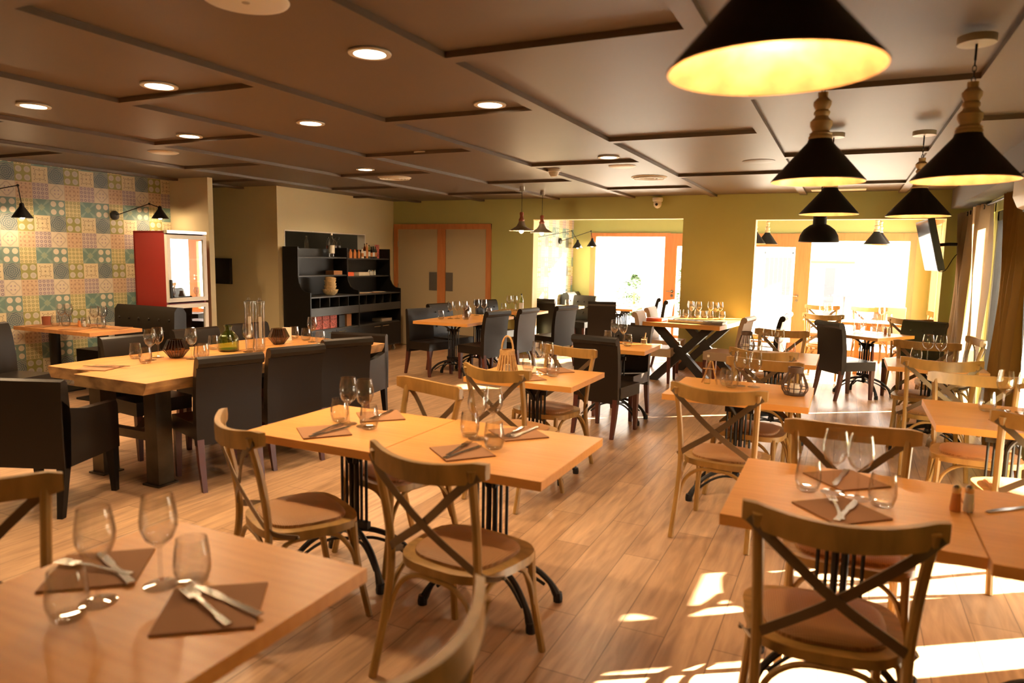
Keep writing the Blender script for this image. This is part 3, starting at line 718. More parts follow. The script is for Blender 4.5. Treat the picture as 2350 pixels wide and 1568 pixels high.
# front left table
put(WG, -1.585, 1.035, 0, 'blurred wine glass left of the pair on the front left table'); put(WG, -1.530, 1.165, 0, 'sharper wine glass right of the pair on the front left table')
put(TU, -1.575, .955, 0, 'tumbler nearest the camera on the front left table'); put(TU, -1.475, 1.215, 0, 'tumbler to the right of the wine glasses on the front left table')
put(NA, -1.32, 1.14, 45-8, 'brown napkin under the nearer fork and knife, front left table'); put(NA, -1.75, 1.15, 40, 'brown napkin behind the tumbler, left on the front left table')
put(FO, -1.335, 1.13, 72, 'fork lying on the nearer napkin of the front left table', z=.757); put(KN, -1.315, 1.175, 82, 'knife lying on the nearer napkin of the front left table', z=.757)
put(FO, -1.76, 1.14, 100, 'fork on the left napkin of the front left table', z=.757); put(KN, -1.72, 1.17, 72, 'knife on the left napkin of the front left table', z=.757)
# central table
put(WG, -2.215, 2.78, 0, 'left wine glass of the pair on the left half of the central table'); put(WG, -2.115, 2.78, 0, 'right wine glass of the pair on the left half of the central table')
put(TU, -2.295, 2.81, 0, 'tumbler left of the wine glasses, left half of central table'); put(TU, -2.065, 2.75, 0, 'tumbler right of the wine glasses, left half of central table')
put(NA, -2.22, 2.60, 50, 'brown napkin before the glasses, left half of central table'); put(NA, -2.18, 3.00, 45, 'brown napkin behind the glasses, left half of central table')
put(FO, -2.215, 2.63, 5, 'fork on the near napkin, left half of central table', z=.757); put(KN, -2.175, 2.60, -8, 'knife on the near napkin, left half of central table', z=.757)
put(FO, -2.17, 3.00, 190, 'fork on the far napkin, left half of central table', z=.757)
put(WG, -1.515, 2.84, 0, 'front wine glass of the pair on the right half of the central table'); put(WG, -1.475, 2.93, 0, 'rear wine glass of the pair on the right half of the central table')
put(TU, -1.57, 2.87, 0, 'tumbler left of the wine glasses, right half of central table'); put(TU, -1.37, 2.73, 0, 'tumbler right of the wine glasses, right half of central table')
put(NA, -1.465, 2.61, 50, 'brown napkin before the glasses, right half of central table'); put(NA, -1.385, 3.02, 48, 'brown napkin with a spoon-like fork, far corner of the central table')
put(FO, -1.49, 2.63, 5, 'fork on the near napkin, right half of central table', z=.757); put(KN, -1.45, 2.60, -10, 'knife on the near napkin, right half of central table', z=.757)
put(FO, -1.40, 3.01, 185, 'fork on the far napkin, right half of central table', z=.757); put(KN, -1.36, 3.04, 175, 'knife on the far napkin, right half of central table', z=.757)
# front right table
put(WG, .005, 2.80, 0, 'left wine glass of the pair on the front right table'); put(WG, .088, 2.765, 0, 'right wine glass of the pair on the front right table')
put(TU, -.08, 2.785, 0, 'tumbler left of the wine glasses on the front right table'); put(TU, .165, 2.725, 0, 'tumbler right of the wine glasses on the front right table')
put(NA, .035, 2.60, 42, 'near brown napkin on the front right table'); put(NA, .05, 2.99, 40, 'far brown napkin on the front right table')
put(FO, .02, 2.61, 10, 'fork crossing the near napkin of the front right table', z=.757); put(KN, .055, 2.60, -14, 'knife beside the fork on the near napkin of the front right table', z=.757)
put(KN, .03, 2.99, 170, 'knife on the far napkin of the front right table', z=.757); put(KN, .58, 2.91, 222-90, 'lone knife on the bare right-hand table')
def shaker(m1, name, lab, x, y):
    t = thing(name, lab, 'shaker', (x, y, T_)); b = BM(); lathe(b, [(0, 0), (.016, 0), (.017, .01), (.014, .06), (.012, .068), (0, .068)], 12); obj('glass_body', b, m1, t)
    b = BM(); lathe(b, [(.0125, .064), (.014, .07), (.013, .085), (.006, .092), (0, .092)], 12); obj('metal_cap', b, 'cutlery', t); return t
shaker('spice', 'pepper_shaker', 'brown-filled pepper shaker on the front right table', .395, 2.80)
shaker('label_white', 'salt_shaker', 'bright salt shaker beside the pepper on the front right table', .435, 2.815)
# wicker lantern table
put(WG, -2.02, 4.72, 0, 'left wine glass beside the wicker lantern'); put(WG, -1.93, 4.70, 0, 'right wine glass beside the wicker lantern')
put(TU, -2.13, 4.80, 0, 'tumbler behind the wine glasses, wicker lantern table'); put(TU, -1.87, 4.66, 0, 'bright tumbler right of the wine glasses, wicker lantern table')
put(NA, -2.0, 4.48, 45, 'napkin before the glasses on the wicker lantern table'); put(NA, -1.95, 4.90, 45, 'napkin behind the glasses on the wicker lantern table'); put(FO, -2.0, 4.49, 5, 'fork on the near napkin, wicker lantern table', z=.757)
# cage lantern table
put(WG, -.615, 4.96, 0, 'left wine glass on the cage lantern table'); put(WG, -.52, 4.96, 0, 'right wine glass on the cage lantern table')
put(TU, -.70, 4.94, 0, 'left tumbler on the cage lantern table'); put(TU, -.655, 4.87, 0, 'right tumbler on the cage lantern table')
# middle aisle table
put(WG, -.625, 6.85, 0, 'left wine glass on the middle aisle table'); put(WG, -.52, 6.83, 0, 'right wine glass on the middle aisle table')
put(TU, -.71, 6.86, 0, 'left tumbler on the middle aisle table'); put(TU, -.42, 6.84, 0, 'right tumbler on the middle aisle table'); put(NA, -.5, 6.5, 45, 'napkin on the middle aisle table'); put(FO, -.5, 6.5, 40, 'fork on the napkin of the middle aisle table', z=.757)
# table between leather chairs
put(WG, -2.09, 6.86, 0, 'left wine glass on the table between the dark leather chairs'); put(WG, -1.99, 6.82, 0, 'right wine glass on the table between the dark leather chairs')
put(TU, -2.17, 6.9, 0, 'left tumbler on the table between the dark leather chairs'); put(TU, -1.90, 6.68, 0, 'right tumbler on the table between the dark leather chairs')
# ochre curtain table
put(WG, .685, 7.10, 0, 'left wine glass on the table beside the ochre curtain'); put(WG, .78, 7.08, 0, 'right wine glass on the table beside the ochre curtain')
put(TU, .60, 7.08, 0, 'left tumbler on the table beside the ochre curtain'); put(TU, .87, 7.05, 0, 'right tumbler on the table beside the ochre curtain')
put(TU, 1.0, 7.12, 0, 'tumbler at the window edge of the ochre curtain table'); put(TU, 1.02, 7.2, 0, 'second tumbler at the window edge of the ochre curtain table')
put(NA, .7, 6.75, 45, 'napkin on the table beside the ochre curtain'); put(FO, .7, 6.75, 5, 'fork on the napkin beside the ochre curtain', z=.757)
# right edge table
put(WG, .885, 4.93, 0, 'left wine glass on the right frame edge table'); put(WG, .98, 4.90, 0, 'right wine glass on the right frame edge table'); put(TU, .795, 4.86, 0, 'tumbler left of the wine glasses on the right frame edge table')
put(NA, .92, 4.58, 45, 'napkin on the right frame edge table'); put(KN, .92, 4.58, 70, 'knife on the napkin of the right frame edge table', z=.757)
# square table
for i, (x, y) in enumerate(((.22, 9.5), (.33, 9.62), (.42, 9.72), (.16, 9.62))): put((WG, WG, TU, TU)[i], x, y, 0, ('left wine glass', 'right wine glass', 'right tumbler', 'left tumbler')[i]+' on the square table by the right opening')
shaker('spice', 'pepper_shaker', 'amber pepper shaker on the square table', .47, 9.62); shaker('label_white', 'salt_shaker', 'pale salt shaker on the square table', .51, 9.58)
# far left row
for i, (x, y, p, w_) in enumerate(((-4.86, 8.30, WG, 'first'), (-4.80, 8.38, WG, 'second'), (-4.74, 8.48, WG, 'third'), (-4.92, 8.15, TU, 'left'), (-4.62, 8.30, TU, 'right'), (-4.82, 8.98, WG, 'fourth'), (-4.72, 9.02, WG, 'fifth'), (-4.90, 8.88, TU, 'third'), (-4.60, 8.95, TU, 'fourth'))):
    put(p, x, y, 0, w_+(' wine glass' if p is WG else ' tumbler')+' from the left on the far left table row')
for i, (x, y, p) in enumerate(((-4.86, 10.15, WG), (-4.78, 10.2, WG), (-4.93, 10.1, TU), (-4.70, 10.15, TU))): put(p, x, y, 0, ('wine glass', 'wine glass', 'tumbler', 'tumbler')[i]+(' left', ' right', ' left', ' right')[i]+' of its pair on the table by the left jamb')
put(TU, -4.45, 11.7, 0, 'tumbler on the small table at the tiled veranda wall')
for i, (x, y, p) in enumerate(((-3.75, 12.0, TU), (-3.62, 12.02, WG), (-3.52, 12.0, WG), (-3.42, 11.98, TU))): put(p, x, y, 0, ('left tumbler', 'left wine glass', 'right wine glass', 'right tumbler')[i]+' on the nearer table before the veranda window')
for i, x in enumerate((-.3, -.2, .05, .15, .5, .6)): put((WG, WG, TU, TU, WG, TU)[i], x, 11.6, 0, ('first wine glass', 'second wine glass', 'first tumbler', 'second tumbler', 'third wine glass', 'third tumbler')[i]+' from the left on the long veranda table')
# buffet table glasses (top .79)
bz = .7905
for i, (x, y, p) in enumerate(((-2.12, 9.95, TU), (-2.02, 10.02, TU), (-1.93, 9.95, WG), (-1.84, 10.0, WG), (-1.98, 10.12, WG), (-1.76, 9.94, TU), (-1.68, 10.0, TU), (-1.60, 9.95, WG), (-1.52, 10.0, TU), (-1.70, 10.12, WG), (-1.88, 10.14, TU), (-1.57, 10.12, WG))):
    put(p, x, y, 0, ('leftmost tumbler', 'second tumbler from the left', 'front left wine glass', 'wine glass in front at the middle', 'rear left wine glass', 'third tumbler from the left', 'fourth tumbler from the left', 'front right wine glass', 'rightmost tumbler', 'rear middle wine glass', 'rear tumbler', 'rear right wine glass')[i]+' in the sunlit crowd on the buffet table', 'wine glasses crowded on the buffet table' if p is WG else 'tumblers crowded on the buffet table', z=bz)
b = BM()
for k in range(6): bx(b, -.11, .11, -.10, .10, k*.007, k*.007+.006)
o = tag(obj('napkin_stack', b, 'orangepack', smooth=False), 'stack of red napkins at the near left corner of the buffet table', 'napkins'); o.location = (-2.25, 9.28, bz); o.rotation_euler = (0, 0, -.15)
ct = thing('cutlery_tray', 'long tray of cutlery along the near edge of the buffet table', 'tray', (-1.72, 9.27, bz), -8)
b = BM(); bx(b, -.36, .36, -.10, .10, 0, .006); bx(b, -.36, .36, -.10, -.094, 0, .035); bx(b, -.36, .36, .094, .10, 0, .035); bx(b, -.36, -.354, -.1, .1, 0, .035); bx(b, .354, .36, -.1, .1, 0, .035); obj('tray_box', b, 'steel', ct, smooth=False)
for k in range(22): put(FO if k % 2 else KN, -2.04+k*.0305, 9.335-.0305*k*.14, 180+rnd.uniform(-25, 25)+ (90 if False else 0), ('first', 'second', 'third', 'fourth', 'fifth', 'sixth', 'seventh', 'eighth', 'ninth', 'tenth', 'eleventh')[k//2]+(' fork' if k % 2 else ' knife')+' from the left in the tray on the buffet table', 'forks in the buffet tray' if k % 2 else 'knives in the buffet tray', z=bz+.013+.004*(k % 3))

# ------------------------------------------------------------------ PART3
# recessed ceiling lamps
DL = [(-2.10, 2.82), (-2.08, 4.02), (-3.64, 2.90), (-3.59, 4.11), (-4.95, 2.98), (-4.95, 4.21), (-3.60, 5.65), (-4.92, 6.51), (-2.08, 6.44)]
names = ['brightest recessed lamp, nearest over the aisle', 'recessed lamp above the gap between central and wicker lantern tables', 'recessed lamp left of the ceiling centre, large', 'recessed lamp over the middle of the slab table',
         'leftmost recessed lamp in the ceiling', 'recessed lamp beside the round white ceiling disc', 'small recessed lamp above the green demijohn line', 'small recessed lamp next to the round air vent', 'recessed lamp by the smoke detector']
dl = thing('ceiling_light', 'x', 'ceiling light')
b = BM(); lathe(b, [(.075, 0), (.10, 0), (.102, .006), (.098, .012), (.075, .012)], 28, closed=True); obj('bezel', b, 'white', dl)
b = BM(); lathe(b, [(0, .004), (.076, .004), (.076, .008), (0, .008)], 28); obj('lamp_face', b, 'ledface', dl)
for (x, y), n_ in zip(DL, names):
    place(dl, (x, y, 2.537), 0, n_, 'recessed ceiling lamps'); spot_down(x, y, 2.53, 19)
for x, y in ((-3.64, -.6), (-4.95, .9), (-6.2, 2.9), (-6.2, 4.4), (-6.0, 8.6), (-7.0, 5.2)):   # fill lights added to brighten the room, no lamp bodies
    spot_down(x, y, 2.53, 21)
# round vents, discs, detector
def disc(name, cat, lab, x, y, prof, m='white', z=2.55):
    t = thing(name, lab, cat, (x, y, z)); b = BM(); lathe(b, prof, 30); obj('cover', b, m, t); return t
for x, y, lab in ((-5.10, 7.33, 'round slatted air vent beside the small recessed lamp'), (-2.14, 8.16, 'round slatted air vent nearest the back wall')):
    t = disc('air_vent', 'air vent', lab, x, y, [(0, -.004), (.05, -.012), (.09, -.008), (.14, -.016), (.19, -.012), (.205, -.004), (.205, 0), (0, 0)])
    b = BM()
    for r_ in (.07, .11, .15, .18): lathe(b, [(r_-.006, -.004), (r_-.006, -.022), (r_+.004, -.022), (r_+.004, -.004)], 30, closed=True)
    obj('vent_ring', b, 'white', t)
disc('ceiling_speaker', 'speaker', 'white disc with a dark centre at the top edge of the picture', -2.12, 2.08, [(0, -.012), (.13, -.012), (.155, -.006), (.16, 0), (0, 0)])
b = BM(); lathe(b, [(0, -.014), (.014, -.014), (.016, -.011), (0, -.011)], 14); o = obj('centre_screw', b, 'grey_metal', [q for q in C.objects if q.name == 'ceiling_speaker'][0])
disc('ceiling_speaker', 'speaker', 'small white disc left of the picture, above the tile wall', -6.03, 4.82, [(0, -.012), (.12, -.012), (.14, -.004), (.14, 0), (0, 0)])
disc('ceiling_speaker', 'speaker', 'small white disc right beside the recessed lamp and the detector', -2.155, 7.13, [(0, -.012), (.12, -.012), (.14, -.004), (.14, 0), (0, 0)])
disc('ceiling_speaker', 'speaker', 'taupe painted disc over the right side of the room', -.83, 7.18, [(0, -.008), (.13, -.008), (.15, -.003), (.15, 0), (0, 0)], m='ceiling')
disc('smoke_detector', 'smoke detector', 'white dome smoke detector on the ceiling', -2.92, 7.16, [(0, -.085), (.03, -.08), (.05, -.055), (.055, -.03), (.07, -.025), (.07, 0), (0, 0)])
t = thing('ceiling_panel_light', 'flat pale panel light on the ceiling before the right opening', 'ceiling light', (-.17, 10.1, 2.55)); b = BM(); bx(b, -.32, .32, -.12, .12, -.02, 0); obj('diffuser', b, 'white', t, smooth=False)
t = thing('security_camera', 'white dome security camera high on the green wall', 'camera', (-2.61, BY, 2.46))
b = BM(); lathe(b, [(0, .055), (.075, .055), (.078, .03), (.07, .0), (0, .0)], 20, 0, -.08); obj('mount', b, 'white', t)
b = BM(); ball(b, .062, (0, -.08, -.03), 18, (1, 1, 1.15)); hd = obj('camera_head', b, 'white', t)
b = BM(); lathe(b, [(0, 0), (.02, 0), (.02, .012), (0, .012)], 14); o = obj('lens', b, 'iron', hd); o.rotation_euler = (PI/2+.3, 0, 0); o.location = (.0, -.135, -.045)
# ------------------------------------------------------------------ pendants
def bulb_light(x, y, z, p, r=.03, col=WARM):
    l = bpy.data.lights.new('bulb_glow', 'POINT'); l.energy = p; l.color = col; l.shadow_soft_size = r
    o = bpy.data.objects.new('bulb_glow', l); C.objects.link(o); o.location = (x, y, z)
cp = thing('cone_pendant', 'x', 'pendant lamp')       # origin: centre of the rim
b = BM(); lathe(b, [(.2, 0), (.202, .004), (.055, .175), (.05, .19), (.03, .192), (.03, .189), (.049, .187), (.053, .173), (.199, .003)], 48, closed=True); sh = obj('lamp_shade', b, 'blackmetal', cp)
sh.data.materials.append(M['gold'])
for p in sh.data.polygons:
    c = p.center; n_ = p.normal
    if (c.x*n_.x + c.y*n_.y) < 0 and c.z < .185: p.material_index = 1
b = BM(); lathe(b, [(0, .188), (.05, .188), (.052, .20), (.046, .208), (.050, .214), (.035, .225), (.047, .25), (.047, .268), (.03, .285), (.028, .292), (.034, .30), (.034, .31), (.027, .318), (.038, .34), (.038, .355), (.024, .37), (.02, .372), (.022, .395), (0, .395)], 20); obj('turned_neck', b, 'turned', cp)
b = BM()
for k in range(4):
    a = k % 2; z = .405+k*.022; P = [((.007*math.cos(q) if not a else 0), (.007*math.cos(q) if a else 0), z+.014*math.sin(q)) for q in [2*PI*i/10 for i in range(10)]]
    tube(b, P, .002, 5, closed=True)
obj('chain', b, 'iron', cp)
b = BM(); tube(b, [(0, 0, .48), (0, 0, .575)], .005, 6); obj('rod', b, 'iron', cp)
b = BM(); lathe(b, [(0, .545), (.07, .545), (.072, .55), (.072, .575), (0, .575)], 24); obj('ceiling_rose', b, 'grey_metal', cp)
b = BM(); ball(b, .028, (0, 0, .10), 12, (1, 1, 1.2)); obj('bulb', b, 'bulb', cp)
for x, y, z, lab in ((-.155, 1.49, 1.965, 'huge black cone pendant cut by the top edge, nearest the camera'), (-.15, 3.55, 1.965, 'black cone pendant directly behind the huge one'), (.415, 3.50, 1.95, 'black cone pendant at the right edge, full chain and rose in view'),
    (-.15, 5.68, 1.95, 'black cone pendant third in the inner row, above the dome lamp'), (.415, 5.66, 1.93, 'black cone pendant second in the outer row, before the television')):
    place(cp, (x, y, z), 0, lab, 'black cone pendants in two rows'); bulb_light(x, y, z+.055, 13)
sv = .84
for x, y, lab in ((-1.22, 12.3, 'small cone pendant before the veranda glass door'), (-1.37, 11.9, 'cone pendant half hidden behind the jamb of the right opening'), (.42, 12.3, 'cone pendant in the right veranda window, rear of two'), (.36, 11.9, 'cone pendant in the right veranda window, front of two')):
    r_ = place(cp, (x, y, 2.70-.575*1.0), 0, lab, 'cone pendants in the veranda'); r_.location.z = 1.885; r_.scale = (sv, sv, 1)
    b = BM(); tube(b, [(0, 0, .57), (0, 0, 2.70-1.885)], .004, 6); obj('cord', b, 'iron', r_)
dp = thing('dome_pendant', 'large black dome pendant before the right opening', 'pendant lamp', (-.30, 8.3, 1.82))
b = BM(); lathe(b, [(.20, 0), (.203, .004), (.19, .07), (.155, .13), (.10, .175), (.065, .19), (.062, .186), (.098, .17), (.152, .126), (.187, .068), (.197, .003)], 40, closed=True); obj('lamp_shade', b, 'blackmetal', dp)
b = BM(); lathe(b, [(0, .18), (.068, .185), (.068, .30), (.05, .32), (0, .32)], 20); obj('neck', b, 'blackmetal', dp)
b = BM(); tube(b, [(0, 0, .32), (0, 0, .73)], .006, 6); obj('cord', b, 'iron', dp)
b = BM(); ball(b, .03, (0, 0, .07), 12); obj('bulb', b, 'bulb', dp)
sp = thing('copper_neck_pendant', 'x', 'pendant lamp')
b = BM(); lathe(b, [(.165, 0), (.168, .006), (.12, .03), (.07, .06), (.045, .10), (.036, .13), (.030, .13), (.04, .098), (.066, .056), (.118, .026), (.162, .004)], 36, closed=True); obj('lamp_shade', b, 'grey_metal', sp)
b = BM(); lathe(b, [(0, .128), (.036, .128), (.04, .15), (.028, .165), (.022, .20), (.03, .23), (.022, .25), (0, .25)], 16); obj('neck', b, 'copper', sp)
b = BM(); tube(b, [(0, 0, .25), (0, 0, .56)], .0035, 6); obj('cord', b, 'iron', sp)
b = BM(); lathe(b, [(0, .53), (.035, .53), (.035, .595), (0, .595)], 16); obj('ceiling_rose', b, 'cutlery', sp)
b = BM(); ball(b, .032, (0, 0, -.002), 12); obj('bulb', b, 'bulb', sp)
for y, lab in ((8.70, 'copper-necked pendant, left and nearer of the two by the service doors'), (9.40, 'copper-necked pendant, right and farther of the two by the service doors')):
    place(sp, (-4.0, y, 1.955), 0, lab, 'copper-necked pendants'); bulb_light(-4.0, y, 1.90, 12)
# ------------------------------------------------------------------ swing-arm wall lamps
def wall_lamp(lab, base, elbow, head, lit=True):
    t = thing('wall_lamp', lab, 'wall lamp', base)
    B_, E_, H_ = [Vector(p)-Vector(base) for p in (base, elbow, head)]
    b = BM(); lathe(b, [(0, 0), (.055, 0), (.055, .02), (.03, .035), (0, .035)], 18); bmesh.ops.transform(b, matrix=Matrix.Rotation(PI/2, 4, 'Y'), verts=b.verts); obj('wall_plate', b, 'blackmetal', t)
    b = BM(); tube(b, [B_+Vector((.03, 0, 0)), E_], .006, 6); tube(b, [E_, H_+Vector((0, 0, .14))], .006, 6); ball(b, .015, E_, 8); obj('swing_arm', b, 'blackmetal', t)
    b = BM(); lathe(b, [(.10, 0), (.102, .004), (.025, .12), (.022, .15), (.012, .16), (.012, .156), (.02, .148), (.023, .118), (.098, .003)], 28, closed=True); o = obj('lamp_shade', b, 'blackmetal', t); o.location = H_
    b = BM(); ball(b, .024, (0, 0, .012), 10); q = obj('bulb', b, 'bulb', t); q.location = H_
    if lit: bulb_light(head[0], head[1], head[2]-.04, 6)
wall_lamp('black swing-arm lamp at the left edge of the patchwork wall', (-8.42, 4.05, 2.08), (-8.10, 4.66, 2.275), (-8.08, 4.675, 1.93))
wall_lamp('black swing-arm lamp pointing towards the red fridge', (-8.24, 5.85, 2.03), (-8.0, 6.16, 2.19), (-7.95, 6.27, 2.01))
wall_lamp('unlit swing-arm lamp at the left of the veranda tile wall', (-4.92, 11.1, 1.93), (-4.80, 12.75, 2.12), (-4.75, 12.95, 1.80), False)
wall_lamp('swing-arm lamp whose pale shade hangs before the veranda window', (-4.92, 12.45, 1.92), (-4.45, 12.85, 2.12), (-4.42, 12.85, 1.83))
# ------------------------------------------------------------------ bench, fridge, cabinet
bn = thing('tufted_bench', 'dark tufted high-back bench at the end of the wall table', 'bench', (-7.50, 5.50, 0))
def bench(t, w, buttons):
    b = BM(); bx(b, -w, w, -.36, .20, .16, .46); obj('seat', b, 'leather', t, bevel=.03, seg=3)
    b = BM(); prism(b, [(.10, .12), (.13, .70), (.14, .90), (.18, .955), (.26, .945), (.30, .88), (.28, .12)], 'x', -w, w); k = obj('backrest', b, 'leather', t, bevel=.015, seg=3)
    for i in range(buttons):
        for z, off in ((.80, 0), (.66, .5)):
            x = -w+(i+.5+off)*2*w/buttons
            if x < w-.03:
                b = BM(); ball(b, .017, (x, .128 if z < .7 else .136, z), 8); obj('tuft_button', b, 'leather', k)
    for sx in (-1, 1):
        for y in (-.32, .20):
            b = BM(); bx(b, sx*(w-.06)-.025, sx*(w-.06)+.025, y-.025, y+.025, 0, .17); obj('leg', b, 'darkleg', t, smooth=False)
bench(bn, .52, 6)
bn2 = thing('tufted_bench', 'tufted bench in the veranda corner at the tile wall, sun on its back', 'bench', (-4.52, 12.75, 0), -90); bench(bn2, .32, 4)
bn2.location = (-4.60, 12.85, 0); bn2.rotation_euler = (0, 0, PI/2)
fr = thing('display_fridge', 'red-sided glass door fridge between tile wall and partition', 'fridge', (-7.58, 6.12, 0), 3)
b = BM(); bx(b, -.285, -.262, -.30, .30, .03, 1.84); bx(b, -.285, .22, -.30, -.275, .03, 1.84); bx(b, -.285, .22, .275, .30, .03, 1.84); bx(b, -.285, .22, -.3, .3, 1.815, 1.84); bx(b, -.285, .22, -.3, .3, .03, .1); bx(b, -.28, .22, -.28, .28, .93, .97)
obj('fridge_body', b, 'red', fr, smooth=False)
b = BM()
for z in (.35, .62, 1.22, 1.5): bx(b, -.26, .19, -.27, .27, z, z+.012)
obj('wire_shelf', b, 'white', fr, smooth=False)
for z0, z1, lab in ((.99, 1.80, 'upper glass door'), (.08, .96, 'lower glass door')):
    b = BM(); bx(b, .222, .262, -.30, -.25, z0, z1); bx(b, .222, .262, .25, .30, z0, z1); bx(b, .222, .262, -.25, .25, z1-.05, z1); bx(b, .222, .262, -.25, .25, z0, z0+.05); d = obj('door', b, 'white', fr, smooth=False); d['label'] = lab
    b = BM(); bx(b, .238, .246, -.255, .255, z0+.045, z1-.045); obj('glass_pane', b, M['mirror'] if 'mirror' in M else 'pane', d, smooth=False)
    b = BM(); zz = z0+.05 if z0 > .5 else z1-.3; bx(b, .262, .285, -.285, -.26, zz, zz+.22); obj('door_handle', b, 'blackmetal', d, smooth=False)
b = BM(); bx(b, .20, .27, -.30, .30, 1.815, 1.85); bx(b, .2, .25, -.3, .3, .0, .04); obj('chrome_trim', b, 'cutlery', fr, smooth=False)
cb = thing('black_sideboard', 'tall black waiter station with curved sides and shelves', 'cabinet', (0, 0, 0))
BX, FX = CX+.02, -6.86                                            # back and front
side = [(BX, .10), (BX, 1.70), (BX+.28, 1.70), (BX+.28, 1.28), (BX+.295, 1.18), (BX+.34, 1.10), (BX+.40, 1.06), (FX, 1.045), (FX, .10)]
for y, lab in ((7.80, 'left curved side'), (8.90, 'middle divider'), (10.03, 'right curved side')):
    b = BM(); prism(b, side, 'y', y-.011, y+.011); o = obj('side_panel', b, 'black', cb, smooth=False); o['label'] = lab
b = BM(); bx(b, BX, BX+.012, 7.8, 10.03, .1, 1.68); obj('back_panel', b, 'blackfront', cb, smooth=False)
for z, x1, y0_, y1_ in ((1.555, BX+.27, 7.81, 8.89), (1.285, BX+.27, 7.81, 8.89), (1.54, BX+.27, 8.91, 10.02), (1.26, BX+.27, 8.91, 10.02), (.985, FX, 7.81, 8.89), (.985, FX, 8.91, 10.02), (.80, FX-.01, 7.81, 8.89), (.80, FX-.01, 8.91, 10.02), (.50, FX-.01, 7.81, 8.89), (.50, FX-.01, 8.91, 10.02), (.12, FX, 7.81, 8.89), (.12, FX, 8.91, 10.02)):
    b = BM(); bx(b, BX+.012, x1, y0_, y1_, z-.02, z); obj('shelf', b, 'blackfront', cb, smooth=False)
for y0_, y1_ in ((7.81, 8.89), (8.91, 10.02)):
    b = BM(); bx(b, FX-.02, FX, y0_, y1_, .70, .82); obj('drawer', b, 'blackfront', cb, smooth=False)
    for k in range(1, 5):
        y = y0_+(y1_-y0_)*k/5; b = BM(); bx(b, BX+.15, FX-.03, y-.003, y+.003, .82, .965); obj('slot_divider', b, 'blackfront', cb, smooth=False)
    b = BM(); bx(b, FX-.02, FX, y0_+.005, (y0_+y1_)/2-.004, .12, .48); d = obj('door', b, 'black', cb, smooth=False)
    b = BM(); bx(b, FX, FX+.018, (y0_+y1_)/2-.2, (y0_+y1_)/2-.03, .44, .447); obj('door_handle', b, 'cutlery', d, smooth=False)
    b = BM(); bx(b, FX-.02, FX, (y0_+y1_)/2+.004, y1_-.005, .12, .48); d = obj('door', b, 'black', cb, smooth=False)
    b = BM(); bx(b, FX, FX+.018, (y0_+y1_)/2+.03, (y0_+y1_)/2+.2, .44, .447); obj('door_handle', b, 'cutlery', d, smooth=False)
for y in (7.9, 9.9):
    for x in (BX+.05, FX-.06):
        b = BM(); tube(b, [(x, y-.015, .035), (x, y+.015, .035)], .035, 12); bx(b, x-.015, x+.015, y-.02, y+.02, .06, .10); obj('caster', b, 'grey_metal', cb)
def bottle(name, lab, x, y, z, h, r, m, group=None, cap='blackmetal', cat='bottle', label=None):
    t = thing(name, lab, cat, (x, y, z), group=group)
    b = BM(); lathe(b, [(0, 0), (r, 0), (r, h*.62), (r*.8, h*.72), (r*.35, h*.82), (r*.3, h*.97), (0, h*.97)], 14); obj('bottle_body', b, m, t)
    b = BM(); lathe(b, [(0, h*.93), (r*.36, h*.93), (r*.36, h), (0, h)], 10); obj('cap', b, cap, t)
    if label: b = BM(); lathe(b, [(r*1.01, h*.15), (r*1.02, h*.15), (r*1.02, h*.5), (r*1.01, h*.5)], 14, closed=True); obj('paper_label', b, label, t)
    return t
bottle('plastic_bottle', 'large clear plastic bottle with a green label on the station shelf', -7.2, 8.67, 1.556, .36, .048, 'glass', cap='white', label='label_white')
for i in range(6): bottle('spice_jar', ('first', 'second', 'third', 'fourth', 'fifth', 'sixth')[i]+' orange-filled jar from the left on the station top shelf', -7.2+.03*(i % 2), 9.03+i*.055, 1.541, .14, .022, 'spice', 'orange spice jars', 'orangepack', 'jar')
for i, (h, m) in enumerate(((.17, 'candle'), (.24, 'amberglass'), (.25, 'spice'), (.22, 'greenglass'), (.19, 'amberglass'), (.2, 'blackmetal'), (.2, 'leather_green'))):
    bottle('sauce_bottle', ('pink-labelled small', 'slim amber', 'slim yellow-labelled', 'slim green', 'short amber', 'black-capped', 'dark green')[i]+' sauce bottle on the right top shelf of the station', -7.19, 9.42+i*.06, 1.541, h, .024, m, 'sauce bottles on the station', label='label_white' if i % 2 else 'spice')
b = BM(); bx(b, -.004, .004, -.055, .055, 0, .23); o = tag(obj('menu_card', b, 'redpack', smooth=False), 'patterned card standing at the right end of the station top', 'card'); o.location = (-7.27, 9.93, 1.541)
for i in range(4): bottle('glass_bottle', ('first', 'second', 'third', 'fourth')[i]+' clear bottle behind the station top, counted from the left', -7.50, 8.45+(0, .5, .66, .76)[i], 1.601, .27, .035, 'glass', 'clear bottles in the serving hatch', label='amberglass' if i else None)
def crate(name, lab, cat, x, y, z, w, d, h, m, group=None):
    b = BM(); bx(b, -w/2, w/2, -d/2, d/2, 0, h); bx(b, -w/2-.001, w/2+.001, -d/2-.001, d/2+.001, h*.86, h*.9); o = tag(obj(name, b, m, bevel=.003, smooth=False), lab, cat, group); o.location = (x, y, z); return o
crate('cardboard_box', 'flat brown box on the middle shelf of the station', 'box', -7.2, 8.72, 1.286, .16, .20, .06, 'napkin')
crate('orange_box', 'flat bright orange box beside the divider of the station', 'box', -7.2, 9.02, 1.261, .16, .18, .06, 'orangepack')
crate('white_tray', 'low pale tray of papers on the right middle shelf of the station', 'tray', -7.2, 9.38, 1.261, .16, .28, .055, 'paper')
for i in range(4): shaker('label_white', 'salt_shaker', ('first', 'second', 'third', 'fourth')[i]+' shaker from the left on the right middle shelf of the station', -7.2, 9.60+i*.055).location.z = 1.261
